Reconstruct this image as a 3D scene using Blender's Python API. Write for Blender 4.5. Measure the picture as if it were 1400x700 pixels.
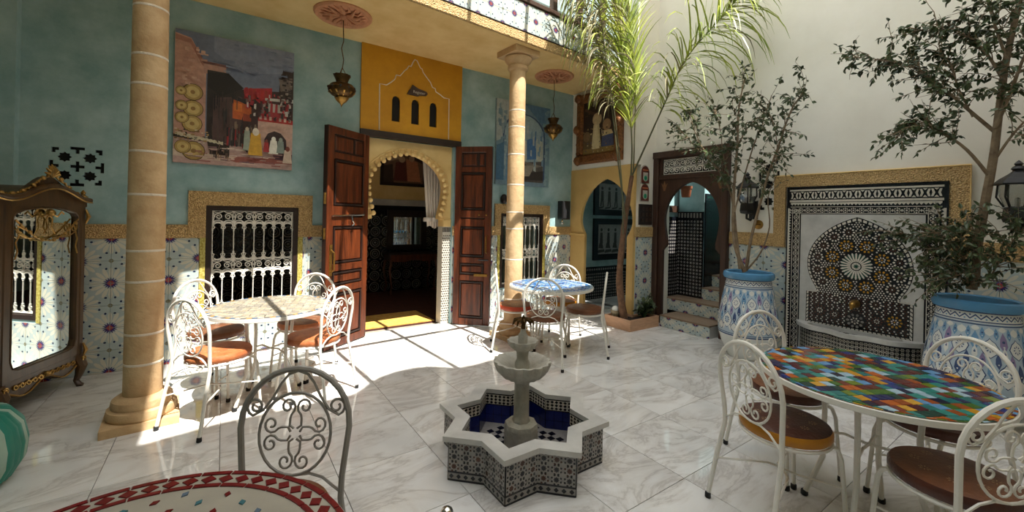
import bpy, math, random
from math import sin, cos, pi, radians, sqrt, atan2, hypot
from mathutils import Vector, Matrix
from mathutils.geometry import tessellate_polygon

for _o in list(bpy.data.objects):
    bpy.data.objects.remove(_o, do_unlink=True)
SC = bpy.context.scene
COL = SC.collection
RND = random.Random(11)

# ------------------------------------------------------------------ camera
F, CX, CY, ROLL, TH, H = 570.0, 700.0, 296.0, 0.022, radians(34.7), 1.5
FW = Vector((sin(TH), cos(TH), 0)); RT = Vector((cos(TH), -sin(TH), 0)); UP = Vector((0, 0, 1))
_r = RT * cos(ROLL) + UP * sin(ROLL); _u = UP * cos(ROLL) - RT * sin(ROLL); _b = -FW
cam_d = bpy.data.cameras.new('camera'); cam = bpy.data.objects.new('camera', cam_d); COL.objects.link(cam)
cam.matrix_world = Matrix(((_r.x, _u.x, _b.x, 0), (_r.y, _u.y, _b.y, 0), (_r.z, _u.z, _b.z, H), (0, 0, 0, 1)))
cam_d.sensor_width = 36.0; cam_d.lens = 36.0 * F / 1400.0; cam_d.shift_y = -54.0 / 1400.0
cam_d.clip_start = 0.02; cam_d.clip_end = 200
SC.camera = cam

# ------------------------------------------------------------------ light
W = bpy.data.worlds.new('sky'); SC.world = W; W.use_nodes = True
_bg = W.node_tree.nodes['Background']; _bg.inputs[0].default_value = (0.975, 0.985, 1.0, 1); _bg.inputs[1].default_value = 2.3
SUN_DX, SUN_DY = -0.095, 0.53           # travel of the sunlight per metre of drop
sun_d = bpy.data.lights.new('sun', 'SUN'); sun = bpy.data.objects.new('sun', sun_d); COL.objects.link(sun)
sun_d.energy = 11.0; sun_d.angle = radians(0.22); sun_d.color = (1.0, 0.95, 0.87)
sun.rotation_euler = Vector((SUN_DX, SUN_DY, -1)).to_track_quat('-Z', 'Y').to_euler(); sun.location = (0, -6, 12)
vs = SC.view_settings
SC.display_settings.display_device = 'sRGB'
vs.view_transform = 'Standard'; vs.look = 'None'; vs.gamma = 1.0; vs.use_curve_mapping = False
vs.exposure = 0.12
SC.cycles.use_denoising = True
SC.cycles.max_bounces = 10; SC.cycles.diffuse_bounces = 6; SC.cycles.glossy_bounces = 4; SC.cycles.transparent_max_bounces = 12
SC.cycles.sample_clamp_indirect = 6.0

# ------------------------------------------------------------------ pixel -> place (photo pixels in the 1400x700 frame)
def ray(px, py):
    a, b = px - CX, py - CY
    u = cos(ROLL) * a + sin(ROLL) * b; v = -sin(ROLL) * a + cos(ROLL) * b
    return RT * (u / F) + FW - UP * (v / F)
def onx(px, py, x): q = ray(px, py); return Vector((0, 0, H)) + q * (x / q.x)
def ony(px, py, y): q = ray(px, py); return Vector((0, 0, H)) + q * (y / q.y)
def onz(px, py, z): q = ray(px, py); return Vector((0, 0, H)) + q * ((z - H) / q.z)

# ------------------------------------------------------------------ materials
def lin(c):
    return tuple(((v / 255) / 12.92 if v <= 10 else (((v / 255) + 0.055) / 1.055) ** 2.4) for v in c)
MATS = {}
def mat(name, col=(200, 200, 200), rough=0.55, metal=0.0, var=0.10, scale=5.0, bump=0.0, bscale=40.0, col2=None,
        rand=0.0, trans=0.0, coat=0.0, vor=False, detail=4.0, stretch=None, world=False, sub=0.0):
    if name in MATS: return MATS[name]
    m = bpy.data.materials.new(name); m.use_nodes = True; MATS[name] = m
    nt = m.node_tree; N = nt.nodes; L = nt.links; b = N['Principled BSDF']
    c = lin(col)
    b.inputs['Roughness'].default_value = rough; b.inputs['Metallic'].default_value = metal
    if trans: b.inputs['Transmission Weight'].default_value = trans
    if coat: b.inputs['Coat Weight'].default_value = coat; b.inputs['Coat Roughness'].default_value = 0.1
    if sub: b.inputs['Subsurface Weight'].default_value = sub
    if world:
        tc = N.new('ShaderNodeNewGeometry'); co = tc.outputs['Position']
    else:
        tc = N.new('ShaderNodeTexCoord'); co = tc.outputs['Object']
    if stretch:
        mp = N.new('ShaderNodeMapping'); mp.inputs['Scale'].default_value = stretch; L.new(co, mp.inputs['Vector']); co = mp.outputs['Vector']
    nz = N.new('ShaderNodeTexNoise'); nz.inputs['Scale'].default_value = scale; nz.inputs['Detail'].default_value = detail
    nz.inputs['Roughness'].default_value = 0.62
    L.new(co, nz.inputs['Vector'])
    rp = N.new('ShaderNodeValToRGB'); L.new(nz.outputs['Fac'], rp.inputs['Fac'])
    rp.color_ramp.elements[0].position = 0.32; rp.color_ramp.elements[1].position = 0.68
    c2 = lin(col2) if col2 else tuple(min(1, v * (1 + var)) for v in c)
    c1 = c if col2 else tuple(v * (1 - var) for v in c)
    rp.color_ramp.elements[0].color = (*c1, 1); rp.color_ramp.elements[1].color = (*c2, 1)
    out = rp.outputs['Color']
    if rand:
        oi = N.new('ShaderNodeObjectInfo'); mr = N.new('ShaderNodeMapRange'); L.new(oi.outputs['Random'], mr.inputs['Value'])
        mr.inputs['To Min'].default_value = 1 - rand; mr.inputs['To Max'].default_value = 1 + rand
        hs = N.new('ShaderNodeHueSaturation'); L.new(mr.outputs['Result'], hs.inputs['Value']); L.new(out, hs.inputs['Color']); out = hs.outputs['Color']
    L.new(out, b.inputs['Base Color'])
    if bump:
        if vor:
            bz = N.new('ShaderNodeTexVoronoi'); bz.feature = 'SMOOTH_F1'; bz.inputs['Scale'].default_value = bscale; bo = bz.outputs['Distance']
        else:
            bz = N.new('ShaderNodeTexNoise'); bz.inputs['Scale'].default_value = bscale; bz.inputs['Detail'].default_value = 5; bo = bz.outputs['Fac']
        L.new(co, bz.inputs['Vector'])
        bp = N.new('ShaderNodeBump'); bp.inputs['Strength'].default_value = bump; bp.inputs['Distance'].default_value = 0.02
        L.new(bo, bp.inputs['Height']); L.new(bp.outputs['Normal'], b.inputs['Normal'])
    return m

def paint(c, rough=0.55, var=0.12):
    return mat('paint_%d_%d_%d_%d' % (*c, int(rough * 100)), c, rough, var=max(var, .16), scale=22, detail=8)

def marble_floor():
    m = bpy.data.materials.new('polished_marble'); m.use_nodes = True; MATS['marble'] = m
    nt = m.node_tree; N = nt.nodes; L = nt.links; b = N['Principled BSDF']
    tc = N.new('ShaderNodeTexCoord'); oi = N.new('ShaderNodeObjectInfo')
    cmb = N.new('ShaderNodeCombineXYZ'); mu = N.new('ShaderNodeMath'); mu.operation = 'MULTIPLY'; mu.inputs[1].default_value = 37.0
    L.new(oi.outputs['Random'], mu.inputs[0]); L.new(mu.outputs[0], cmb.inputs[0]); L.new(mu.outputs[0], cmb.inputs[1]); L.new(mu.outputs[0], cmb.inputs[2])
    ad = N.new('ShaderNodeVectorMath'); ad.operation = 'ADD'; L.new(tc.outputs['Object'], ad.inputs[0]); L.new(cmb.outputs[0], ad.inputs[1])
    mp = N.new('ShaderNodeMapping'); mp.inputs['Rotation'].default_value = (0, 0, 0.5); mp.inputs['Scale'].default_value = (1.0, 2.0, 1.0); L.new(ad.outputs[0], mp.inputs[0])
    n1 = N.new('ShaderNodeTexNoise'); n1.inputs['Scale'].default_value = 1.3; n1.inputs['Detail'].default_value = 8; n1.inputs['Roughness'].default_value = 0.65; n1.inputs['Distortion'].default_value = 0.9
    L.new(mp.outputs[0], n1.inputs['Vector'])
    r1 = N.new('ShaderNodeValToRGB'); L.new(n1.outputs['Fac'], r1.inputs[0]); e = r1.color_ramp.elements
    e[0].position = 0.0; e[0].color = (*lin((228, 228, 226)), 1); e[1].position = 1.0; e[1].color = (*lin((232, 231, 228)), 1)
    for p, c in ((0.42, (230, 229, 226)), (0.475, (220, 217, 213)), (0.50, (200, 196, 191)), (0.525, (221, 218, 213)), (0.60, (232, 231, 228))):
        k = e.new(p); k.color = (*lin(c), 1)
    n2 = N.new('ShaderNodeTexNoise'); n2.inputs['Scale'].default_value = 2.2; n2.inputs['Detail'].default_value = 3; L.new(ad.outputs[0], n2.inputs['Vector'])
    r2 = N.new('ShaderNodeValToRGB'); L.new(n2.outputs['Fac'], r2.inputs[0]); r2.color_ramp.elements[0].position = 0.35; r2.color_ramp.elements[1].position = 0.7
    r2.color_ramp.elements[0].color = (*lin((232, 232, 232)), 1); r2.color_ramp.elements[1].color = (1, 1, 1, 1)
    mx = N.new('ShaderNodeMix'); mx.data_type = 'RGBA'; mx.blend_type = 'MULTIPLY'; mx.inputs[0].default_value = 1.0
    L.new(r1.outputs[0], mx.inputs[6]); L.new(r2.outputs[0], mx.inputs[7]); L.new(mx.outputs[2], b.inputs['Base Color'])
    b.inputs['Roughness'].default_value = 0.045; b.inputs['IOR'].default_value = 1.55
    return m
marble_floor()

M = dict(
    marble=MATS['marble'],
    slab=mat('white_marble', (206, 204, 198), 0.3, var=0.08, scale=4, col2=(172, 170, 166), detail=8),
    grout=mat('grout', (150, 142, 130), 0.8),
    teal=mat('turquoise_plaster', (126, 163, 167), 0.62, scale=3.2, col2=(174, 201, 204), detail=8, bump=0.12, bscale=9, world=True),
    white=mat('white_plaster', (226, 221, 208), 0.75, scale=1.1, col2=(240, 236, 226), detail=8, bump=0.10, bscale=7, world=True),
    ochre=mat('ochre_plaster', (218, 182, 116), 0.7, scale=3, col2=(236, 206, 144), detail=7, bump=0.12, bscale=12, world=True),
    ochre2=mat('arch_ochre_plaster', (194, 158, 94), 0.7, scale=3, col2=(210, 176, 112), detail=7, bump=0.12, bscale=12, world=True),
    mustard=mat('mustard_plaster', (190, 132, 12), 0.6, scale=3, col2=(214, 156, 26), detail=7, bump=0.1, bscale=12, world=True),
    frieze=mat('carved_gold_plaster', (158, 122, 72), 0.6, scale=85, col2=(226, 192, 134), detail=3, bump=1.0, bscale=100, vor=True, world=True),
    stone=mat('sandstone', (180, 146, 104), 0.8, scale=5, col2=(212, 182, 140), detail=8, bump=0.25, bscale=30),
    mortar=mat('white_mortar', (220, 208, 190), 0.85, bump=0.3),
    wood=mat('red_brown_door_wood', (50, 22, 11), 0.32, scale=3, col2=(112, 54, 26), detail=8, stretch=(9, 9, 0.9), bump=0.1, bscale=20),
    darkwood=mat('dark_wood', (26, 13, 9), 0.5, scale=3, col2=(42, 22, 14), detail=6, stretch=(8, 8, 1)),
    frwood=mat('brown_frame_wood', (50, 31, 22), 0.5, scale=3, col2=(72, 47, 34), detail=6, stretch=(8, 8, 1)),
    cabwood=mat('armoire_wood', (60, 42, 24), 0.35, scale=3, col2=(92, 66, 38), detail=6, stretch=(6, 6, 1)),
    gild=mat('gilding', (170, 134, 76), 0.32, metal=0.85, var=0.2, scale=30),
    brass=mat('brass', (158, 122, 62), 0.35, metal=0.9, var=0.3, scale=25),
    bronze=mat('dark_bronze', (84, 62, 34), 0.4, metal=0.85, var=0.35, scale=25),
    mirror=mat('mirror_glass', (225, 230, 228), 0.02, metal=1.0, var=0.01),
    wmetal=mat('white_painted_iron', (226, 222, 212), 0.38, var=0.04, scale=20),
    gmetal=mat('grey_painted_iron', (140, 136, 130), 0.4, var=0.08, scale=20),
    rubber=mat('black_rubber', (16, 16, 16), 0.6),
    iron=mat('black_iron', (18, 18, 18), 0.42, var=0.2),
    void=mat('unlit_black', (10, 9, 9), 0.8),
    pane=mat('dark_window_glass', (10, 11, 12), 0.06),
    leather=mat('brown_leather', (92, 54, 32), 0.42, scale=7, col2=(128, 80, 50), bump=0.15, bscale=60),
    leather_dk=mat('dark_brown_leather', (58, 26, 18), 0.36, scale=7, col2=(84, 42, 28), bump=0.15, bscale=60),
    leather_or=mat('orange_leather', (150, 80, 42), 0.5, scale=9, col2=(196, 122, 76), bump=0.15, bscale=60),
    mustl=mat('mustard_leather', (176, 116, 18), 0.45, var=0.15),
    redl=mat('red_leather', (178, 66, 34), 0.45, var=0.15),
    stitch=mat('pale_stitching', (188, 160, 122), 0.7),
    fstone=mat('fountain_stone', (150, 146, 134), 0.62, scale=14, col2=(180, 176, 164), detail=6, bump=0.2, bscale=60),
    bluet=mat('cobalt_tile', (18, 28, 92), 0.12, var=0.3, scale=10, rand=0.25),
    zblack=mat('black_zellige', (17, 18, 24), 0.22, var=0.3, scale=40),
    zwhite=mat('white_zellige', (196, 190, 178), 0.25, var=0.08, scale=40),
    zgrey=mat('grey_zellige', (134, 130, 126), 0.25, var=0.1, scale=40),
    zgreen=mat('green_zellige', (24, 62, 50), 0.22, var=0.2, scale=40),
    zyellow=mat('honey_zellige', (166, 122, 34), 0.25, var=0.15, scale=40),
    zbrown=mat('brown_zellige', (74, 42, 26), 0.25, var=0.2, scale=40),
    terracotta=mat('terracotta', (158, 92, 58), 0.75, var=0.15),
    planter=mat('planter_wood', (192, 150, 118), 0.6, var=0.12, scale=4, stretch=(2, 2, 9)),
    soil=mat('dark_soil', (36, 26, 20), 0.95, var=0.3, scale=40, bump=0.5),
    bark=mat('grey_brown_bark', (106, 88, 68), 0.85, scale=16, col2=(140, 122, 98), bump=0.4, bscale=50),
    palmbark=mat('palm_bark', (88, 62, 44), 0.85, scale=16, col2=(124, 92, 68), bump=0.6, bscale=40),
    petiole=mat('palm_stalk', (84, 84, 58), 0.55, var=0.2),
    leaf=mat('ficus_leaf', (42, 56, 32), 0.38, scale=4, col2=(78, 92, 56), detail=2),
    palmleaf=mat('palm_leaflet', (104, 128, 40), 0.42, scale=3, col2=(176, 184, 72), detail=2),
    drypalm=mat('dry_palm_leaflet', (110, 104, 72), 0.6, scale=3, col2=(146, 138, 100), detail=2),
    cloth=mat('white_curtain', (214, 204, 194), 0.85, var=0.05),
    glaze=mat('blue_glaze', (84, 140, 182), 0.16, var=0.12, scale=6),
    potwhite=mat('white_pottery', (222, 224, 220), 0.2, var=0.04),
    potblue=mat('pale_blue_pottery', (178, 196, 210), 0.2, var=0.08),
    potink=mat('indigo_line', (66, 84, 124), 0.2, var=0.2),
    potpurple=mat('violet_pottery', (140, 126, 164), 0.2, var=0.2),
    potsky=mat('sky_blue_pottery', (112, 152, 188), 0.2, var=0.15),
    chrome=mat('polished_steel', (214, 214, 212), 0.12, metal=1.0, var=0.02),
    glass=mat('lantern_glass', (220, 224, 220), 0.05, trans=0.9, var=0.02),
    carpet=mat('worn_gold_carpet', (188, 140, 60), 0.95, scale=18, col2=(214, 172, 92), bump=0.3, bscale=120),
    rug=mat('dark_red_rug', (58, 26, 20), 0.95, scale=12, col2=(82, 40, 28)),
    med=mat('pink_gypsum', (200, 142, 104), 0.75, var=0.12, scale=20, bump=0.3, bscale=40),
    tbase=mat('tile_pale_blue', (174, 187, 187), 0.2, var=0.07, scale=9, rand=0.05),
    tpetal=mat('tile_cream', (206, 204, 188), 0.2, var=0.06, scale=9),
    tstar=mat('tile_violet', (66, 54, 104), 0.2, var=0.15),
    tred=mat('tile_red', (158, 66, 62), 0.2, var=0.1),
    tnavy=mat('tile_navy', (40, 52, 80), 0.2, var=0.15),
    tolive=mat('tile_olive', (126, 118, 84), 0.2, var=0.15),
    gstrip=mat('yellow_mosaic_strip', (150, 132, 40), 0.3, scale=50, col2=(206, 196, 120), detail=1, world=True),
)

# ------------------------------------------------------------------ mesh builder
class MB:
    def __init__(s): s.v = []; s.f = []; s.m = []
    def add(s, vs, fs, m=0):
        o = len(s.v); s.v += [tuple(p) for p in vs]
        for f in fs: s.f.append(tuple(i + o for i in f)); s.m.append(m)
        return s
    def box(s, c, d, m=0, rz=0.0):
        x, y, z = d[0] / 2, d[1] / 2, d[2] / 2; cr, sr = cos(rz), sin(rz)
        vs = [(c[0] + cr * a - sr * b, c[1] + sr * a + cr * b, c[2] + e) for a in (-x, x) for b in (-y, y) for e in (-z, z)]
        return s.add(vs, [(0, 1, 3, 2), (4, 6, 7, 5), (0, 4, 5, 1), (2, 3, 7, 6), (0, 2, 6, 4), (1, 5, 7, 3)], m)
    def bb(s, x0, x1, y0, y1, z0, z1, m=0):
        return s.box(((x0 + x1) / 2, (y0 + y1) / 2, (z0 + z1) / 2), (x1 - x0, y1 - y0, z1 - z0), m)
    def cbox(s, x0, x1, y0, y1, z0, z1, b, m=0):       # front (-y) edges chamfered
        vs = [(x0, y1, z0), (x1, y1, z0), (x1, y1, z1), (x0, y1, z1), (x0, y0 + b, z0), (x1, y0 + b, z0), (x1, y0 + b, z1), (x0, y0 + b, z1),
              (x0 + b, y0, z0 + b), (x1 - b, y0, z0 + b), (x1 - b, y0, z1 - b), (x0 + b, y0, z1 - b)]
        fs = [(0, 1, 2, 3), (8, 9, 10, 11)]
        for i in range(4):
            j = (i + 1) % 4; fs += [(i, j, 4 + j, 4 + i), (4 + i, 4 + j, 8 + j, 8 + i)]
        return s.add(vs, fs, m)
    def poly(s, pts, y, m=0):                           # flat polygon in the x-z plane
        return s.add([(p[0], y, p[1]) for p in pts], [tuple(range(len(pts)))], m)
    def hpoly(s, pts, z, m=0):                          # flat polygon in the x-y plane
        return s.add([(p[0], p[1], z) for p in pts], [tuple(range(len(pts)))], m)
    def plate(s, outer, holes, y0, y1, m=0, ms=None, horiz=False):
        loops = [list(outer)] + [list(h) for h in holes]
        allp = [p for l in loops for p in l]
        tri = tessellate_polygon([[Vector((p[0], p[1], 0)) for p in l] for l in loops])
        P = (lambda p, d: (p[0], p[1], d)) if horiz else (lambda p, d: (p[0], d, p[1]))
        n = len(allp)
        s.add([P(p, y0) for p in allp] + [P(p, y1) for p in allp], [tuple(t) for t in tri] + [tuple(i + n for i in reversed(t)) for t in tri], m)
        for l in loops:
            k = len(l)
            s.add([P(p, y0) for p in l] + [P(p, y1) for p in l], [(i, (i + 1) % k, k + (i + 1) % k, k + i) for i in range(k)], m if ms is None else ms)
        return s
    def prism(s, pts, y0, y1, m=0): return s.plate(pts, [], y0, y1, m)
    def tube(s, path, r, seg=7, closed=False, m=0, caps=True):
        P = [Vector(p) for p in path]; n = len(P); R = r if isinstance(r, (list, tuple)) else [r] * n
        T = []
        for i in range(n):
            a = P[(i - 1) % n] if (closed or i) else P[0]; b = P[(i + 1) % n] if (closed or i < n - 1) else P[-1]
            t = (b - a); T.append(t.normalized() if t.length > 1e-9 else Vector((0, 0, 1)))
        up = Vector((0, 0, 1)) if abs(T[0].z) < 0.9 else Vector((0, 1, 0))
        nx = T[0].cross(up).normalized(); vs = []
        for i in range(n):
            nx = (nx - T[i] * nx.dot(T[i]))
            nx = nx.normalized() if nx.length > 1e-6 else T[i].orthogonal().normalized()
            ny = T[i].cross(nx)
            for k in range(seg):
                a = 2 * pi * k / seg; vs.append(P[i] + (nx * cos(a) + ny * sin(a)) * R[i])
        fs = []
        for i in range(n if closed else n - 1):
            j = (i + 1) % n
            for k in range(seg):
                l = (k + 1) % seg; fs.append((i * seg + k, i * seg + l, j * seg + l, j * seg + k))
        if caps and not closed: fs += [tuple(range(seg))[::-1], tuple((n - 1) * seg + k for k in range(seg))]
        return s.add(vs, fs, m)
    def lathe(s, prof, seg=24, m=0, c=(0, 0, 0), mod=None, cap=True):
        n = len(prof); vs = []
        for i, (r, z) in enumerate(prof):
            for k in range(seg):
                a = 2 * pi * k / seg; rr = r * (mod(a, i) if mod else 1)
                vs.append((c[0] + rr * cos(a), c[1] + rr * sin(a), c[2] + z))
        for i in range(n - 1):
            mm = m[i] if isinstance(m, (list, tuple)) else m
            s.add([], [], mm)
        o = len(s.v); s.v += vs
        for i in range(n - 1):
            mm = m[i] if isinstance(m, (list, tuple)) else m
            for k in range(seg):
                l = (k + 1) % seg; s.f.append((o + i * seg + k, o + i * seg + l, o + (i + 1) * seg + l, o + (i + 1) * seg + k)); s.m.append(mm)
        if cap:
            m0 = m[0] if isinstance(m, (list, tuple)) else m; m1 = m[-1] if isinstance(m, (list, tuple)) else m
            if prof[0][0] > 1e-4: s.f.append(tuple(o + k for k in range(seg))[::-1]); s.m.append(m0)
            if prof[-1][0] > 1e-4: s.f.append(tuple(o + (n - 1) * seg + k for k in range(seg))); s.m.append(m1)
        return s
    def ball(s, c, r, m=0, seg=10, sz=1.0):
        return s.lathe([(r * sin(pi * i / 6) + 1e-5, -r * sz * cos(pi * i / 6)) for i in range(7)], seg, m, c, cap=False)
    def xf(s, Mx): s.v = [tuple(Mx @ Vector(p)) for p in s.v]; return s
    def mesh(s, name, mats, smooth=True, ang=38):
        me = bpy.data.meshes.new(name); me.from_pydata(s.v, [], s.f)
        for m in (mats if isinstance(mats, (list, tuple)) else [mats]): me.materials.append(M[m] if isinstance(m, str) else m)
        me.polygons.foreach_set('material_index', s.m)
        if smooth:
            me.polygons.foreach_set('use_smooth', [True] * len(me.polygons)); me.set_sharp_from_angle(angle=radians(ang))
        me.update(); return me
    def build(s, name, mats, parent=None, loc=(0, 0, 0), rz=0.0, smooth=True):
        return link(name, s.mesh(name, mats, smooth), parent, loc, rz)

def link(name, me, parent=None, loc=(0, 0, 0), rz=0.0, rot=None):
    o = bpy.data.objects.new(name, me); COL.objects.link(o); o.location = loc; o.rotation_euler = rot or (0, 0, rz)
    if parent: o.parent = parent
    return o
def tag(o, label, cat, group=None):
    o['label'] = label; o['category'] = cat
    if group: o['group'] = group
    return o
def thing(name, label, cat, loc=(0, 0, 0), rz=0.0, group=None):
    o = bpy.data.objects.new(name, None); COL.objects.link(o); o.location = loc; o.rotation_euler = (0, 0, rz); o.empty_display_size = 0.1
    return tag(o, label, cat, group)
def struct(o): o['kind'] = 'structure'; return o
def stuff(o): o['kind'] = 'stuff'; return o
def kids(o): return [c for c in bpy.data.objects if c.parent == o]
def copy_tree(o, parent=None, cache={}):
    c = o.copy(); COL.objects.link(c); c.parent = parent
    for k in o.children: copy_tree(k, c)
    return c

# 2-D shapes
def circ(cx, cz, r, n=16, a0=0.0, sx=1.0): return [(cx + sx * r * cos(a0 + 2 * pi * i / n), cz + r * sin(a0 + 2 * pi * i / n)) for i in range(n)]
def starp(cx, cz, r, q, n=8, a0=0.0): return [(cx + (r if i % 2 == 0 else q) * cos(a0 + pi * i / n), cz + (r if i % 2 == 0 else q) * sin(a0 + pi * i / n)) for i in range(2 * n)]
def rect(x0, x1, z0, z1): return [(x0, z0), (x1, z0), (x1, z1), (x0, z1)]
def petal(cx, cz, a, r0, r1, w):
    c, s_ = cos(a), sin(a); rm = r0 + (r1 - r0) * 0.62
    q = [(r0, -w * 0.25), (rm, -w / 2), (r1 - w * 0.3, -w * 0.3), (r1, 0), (r1 - w * 0.3, w * 0.3), (rm, w / 2), (r0, w * 0.25)]
    return [(cx + c * x - s_ * y, cz + s_ * x + c * y) for x, y in q]
def spiral(cx, cz, r0, r1, a0, turns, n=18):
    return [(cx + (r0 + (r1 - r0) * i / n) * cos(a0 + 2 * pi * turns * i / n), cz + (r0 + (r1 - r0) * i / n) * sin(a0 + 2 * pi * turns * i / n)) for i in range(n + 1)]
def arch_pts(cx, hw, z0, zs, apex, neck=None, pointed=0.12, n=14):
    """outline of an arched opening, counter-clockwise from bottom left; neck = (half width, height) pinched below the spring"""
    hb = neck[0] if neck else hw
    pts = [(cx - hb, z0), (cx + hb, z0)]
    rise = apex - zs
    if neck: pts.append((cx + hb, neck[1]))
    half = []
    for i in range(n + 1):
        a = (pi / 2) * i / n; x = hw * cos(a) ** (1.0); z = zs + rise * ((1 - pointed) * sin(a) + pointed * (1 - cos(a) / 1.0))
        half.append((x, z))
    if neck:
        k = 5
        for i in range(1, k):
            t = i / k; pts.append((cx + hb + (hw - hb) * sin(t * pi / 2), neck[1] + (zs - neck[1]) * t))
    pts += [(cx + x, z) for x, z in half]
    pts += [(cx - x, z) for x, z in reversed(half[:-1])]
    if neck:
        for i in range(k - 1, 0, -1):
            t = i / k; pts.append((cx - hb - (hw - hb) * sin(t * pi / 2), neck[1] + (zs - neck[1]) * t))
        pts.append((cx - hb, neck[1]))
    return pts
def XZ(pts, y): return [(p[0], y, p[1]) for p in pts]
RW = -pi / 2       # rotation that turns a front-facing thing onto the right wall
# ================================================================== THE SETTING
YB, XR, XA, YP, XL, YS = 5.2, 5.28, 4.794, 3.89, -2.05, -3.0
ZS = 3.56                                   # gallery soffit
def edge(x): return 3.80 + 0.0714 * x       # front edge of the gallery
T = 1.22 / 6

# ---- floor slabs
floor = struct(MB().bb(XL - .2, XR + .2, YS - .2, YB + .25, -0.12, -0.022).build('floor', ['grout']))
FT = 0.556
slab = MB().cbox(-FT / 2 + .0015, FT / 2 - .0015, -FT / 2 + .0015, FT / 2 - .0015, 0, 0, 0, 0)
slab = MB(); e_, h_ = .0016, FT / 2
vs_ = [(-h_ + e_, -h_ + e_, -.021), (h_ - e_, -h_ + e_, -.021), (h_ - e_, h_ - e_, -.021), (-h_ + e_, h_ - e_, -.021)]
vs_ += [(x, y, -.0012) for x, y, _ in vs_[:4]] + [(x * (1 - .004), y * (1 - .004), 0) for x, y, _ in vs_[:4]]
slab.add(vs_, [(8, 9, 10, 11)] + [(a + i, a + (i + 1) % 4, a + 4 + (i + 1) % 4, a + 4 + i) for a in (0, 4) for i in range(4)])
slab_me = slab.mesh('floor_slab', ['marble'], smooth=False)
ix0 = int(math.floor((XL - 1.12) / FT)); iy0 = int(math.floor((YS - 1.405) / FT))
for i in range(ix0, 8):
    for j in range(iy0, 7):
        x, y = 1.12 + (i + .5) * FT, 1.405 + (j + .5) * FT
        if x - h_ > XR: continue
        link('floor_slab', slab_me, floor, (x, y, 0), rz=RND.choice((0, pi)))

# ---- star tile (one printed cement tile; four make a star)
def star_tile():
    b = MB(); h = T / 2 - .0012
    b.cbox(-h, h, -.012, 0, -h, h, .0012, 0)
    cl = lambda pts: [(max(-h + .001, min(h - .001, p[0])), max(-h + .001, min(h - .001, p[1]))) for p in pts]
    c0 = -T / 2; y = -.0126
    for k in range(5):
        b.poly(cl(petal(c0, c0, radians(22.5 * k), .048, .142, .031)), y, 1)
    b.poly(cl([(c0, c0)] + [(c0 + r * cos(a), c0 + r * sin(a)) for i in range(9) for r, a in (((.058 if i % 2 == 0 else .032), i * pi / 16),)]), y - .0005, 2)
    b.poly(cl([(c0, c0), (c0 + .026, c0), (c0 + .014, c0 + .014), (c0, c0 + .026)]), y - .001, 3)
    for sx, sz in ((.07, -.03), (.03, -.07), (-.07, .03), (-.03, .07)): b.poly(circ(sx, sz, .0085, 8, sx=1.2), y - .0003, 4)
    c1 = T / 2
    for k in range(5): b.poly(cl(petal(c1, c1, radians(180 + 22.5 * k), .048, .138, .029)), y, 1)
    b.poly(cl([(c1, c1)] + [(c1 - r * cos(a), c1 - r * sin(a)) for i in range(9) for r, a in (((.058 if i % 2 == 0 else .032), i * pi / 16),)]), y - .0005, 2)
    b.poly(cl([(c1, c1), (c1 - .026, c1), (c1 - .014, c1 - .014), (c1, c1 - .026)]), y - .001, 3)
    for sx, sz in ((1, -1), (-1, 1)): b.poly(cl([(sx * c1, sz * c1), (sx * (c1 - .02), sz * c1), (sx * c1, sz * (c1 - .02))]), y - .0005, 5)
    return b.mesh('tile', ['tbase', 'tpetal', 'tstar', 'tred', 'tnavy', 'tolive'], smooth=False)
TILE = star_tile()
def tile_run(parent, u0, u1, z0, z1, place, rz=0.0, us=0.0, t=T, zs=0.0):
    """cover the run u0..u1 by z0..z1; place(u, z) gives the position, us/zs a star on the grid"""
    def cuts(a, b, s):
        k = math.ceil((a - s) / t - 1e-6); g = [a]
        while s + k * t < b - 1e-6:
            if s + k * t > a + 1e-6: g.append(s + k * t)
            k += 1
        g.append(b)
        if len(g) > 2 and g[1] - g[0] < .25 * t: g.pop(1)
        if len(g) > 2 and g[-1] - g[-2] < .25 * t: g.pop(-2)
        return g
    gu, gz = cuts(u0, u1, us), cuts(z0, z1, zs)
    for i in range(len(gu) - 1):
        for j in range(len(gz) - 1):
            a, b, c, d = gu[i], gu[i + 1], gz[j], gz[j + 1]; mu, mz = (a + b) / 2, (c + d) / 2
            left = int(math.floor((mu - us) / t)) % 2 == 0; low = int(math.floor((mz - zs) / t)) % 2 == 0
            ph = {(True, True): 0, (True, False): pi / 2, (False, False): pi, (False, True): 1.5 * pi}[(left, low)]
            o = link('tile', TILE, parent, place(mu, mz), rot=(0, ph, rz))
            su, sz = (b - a) / T, (d - c) / T
            o.scale = (su, 1, sz) if ph in (0, pi) else (sz, 1, su)

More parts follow.
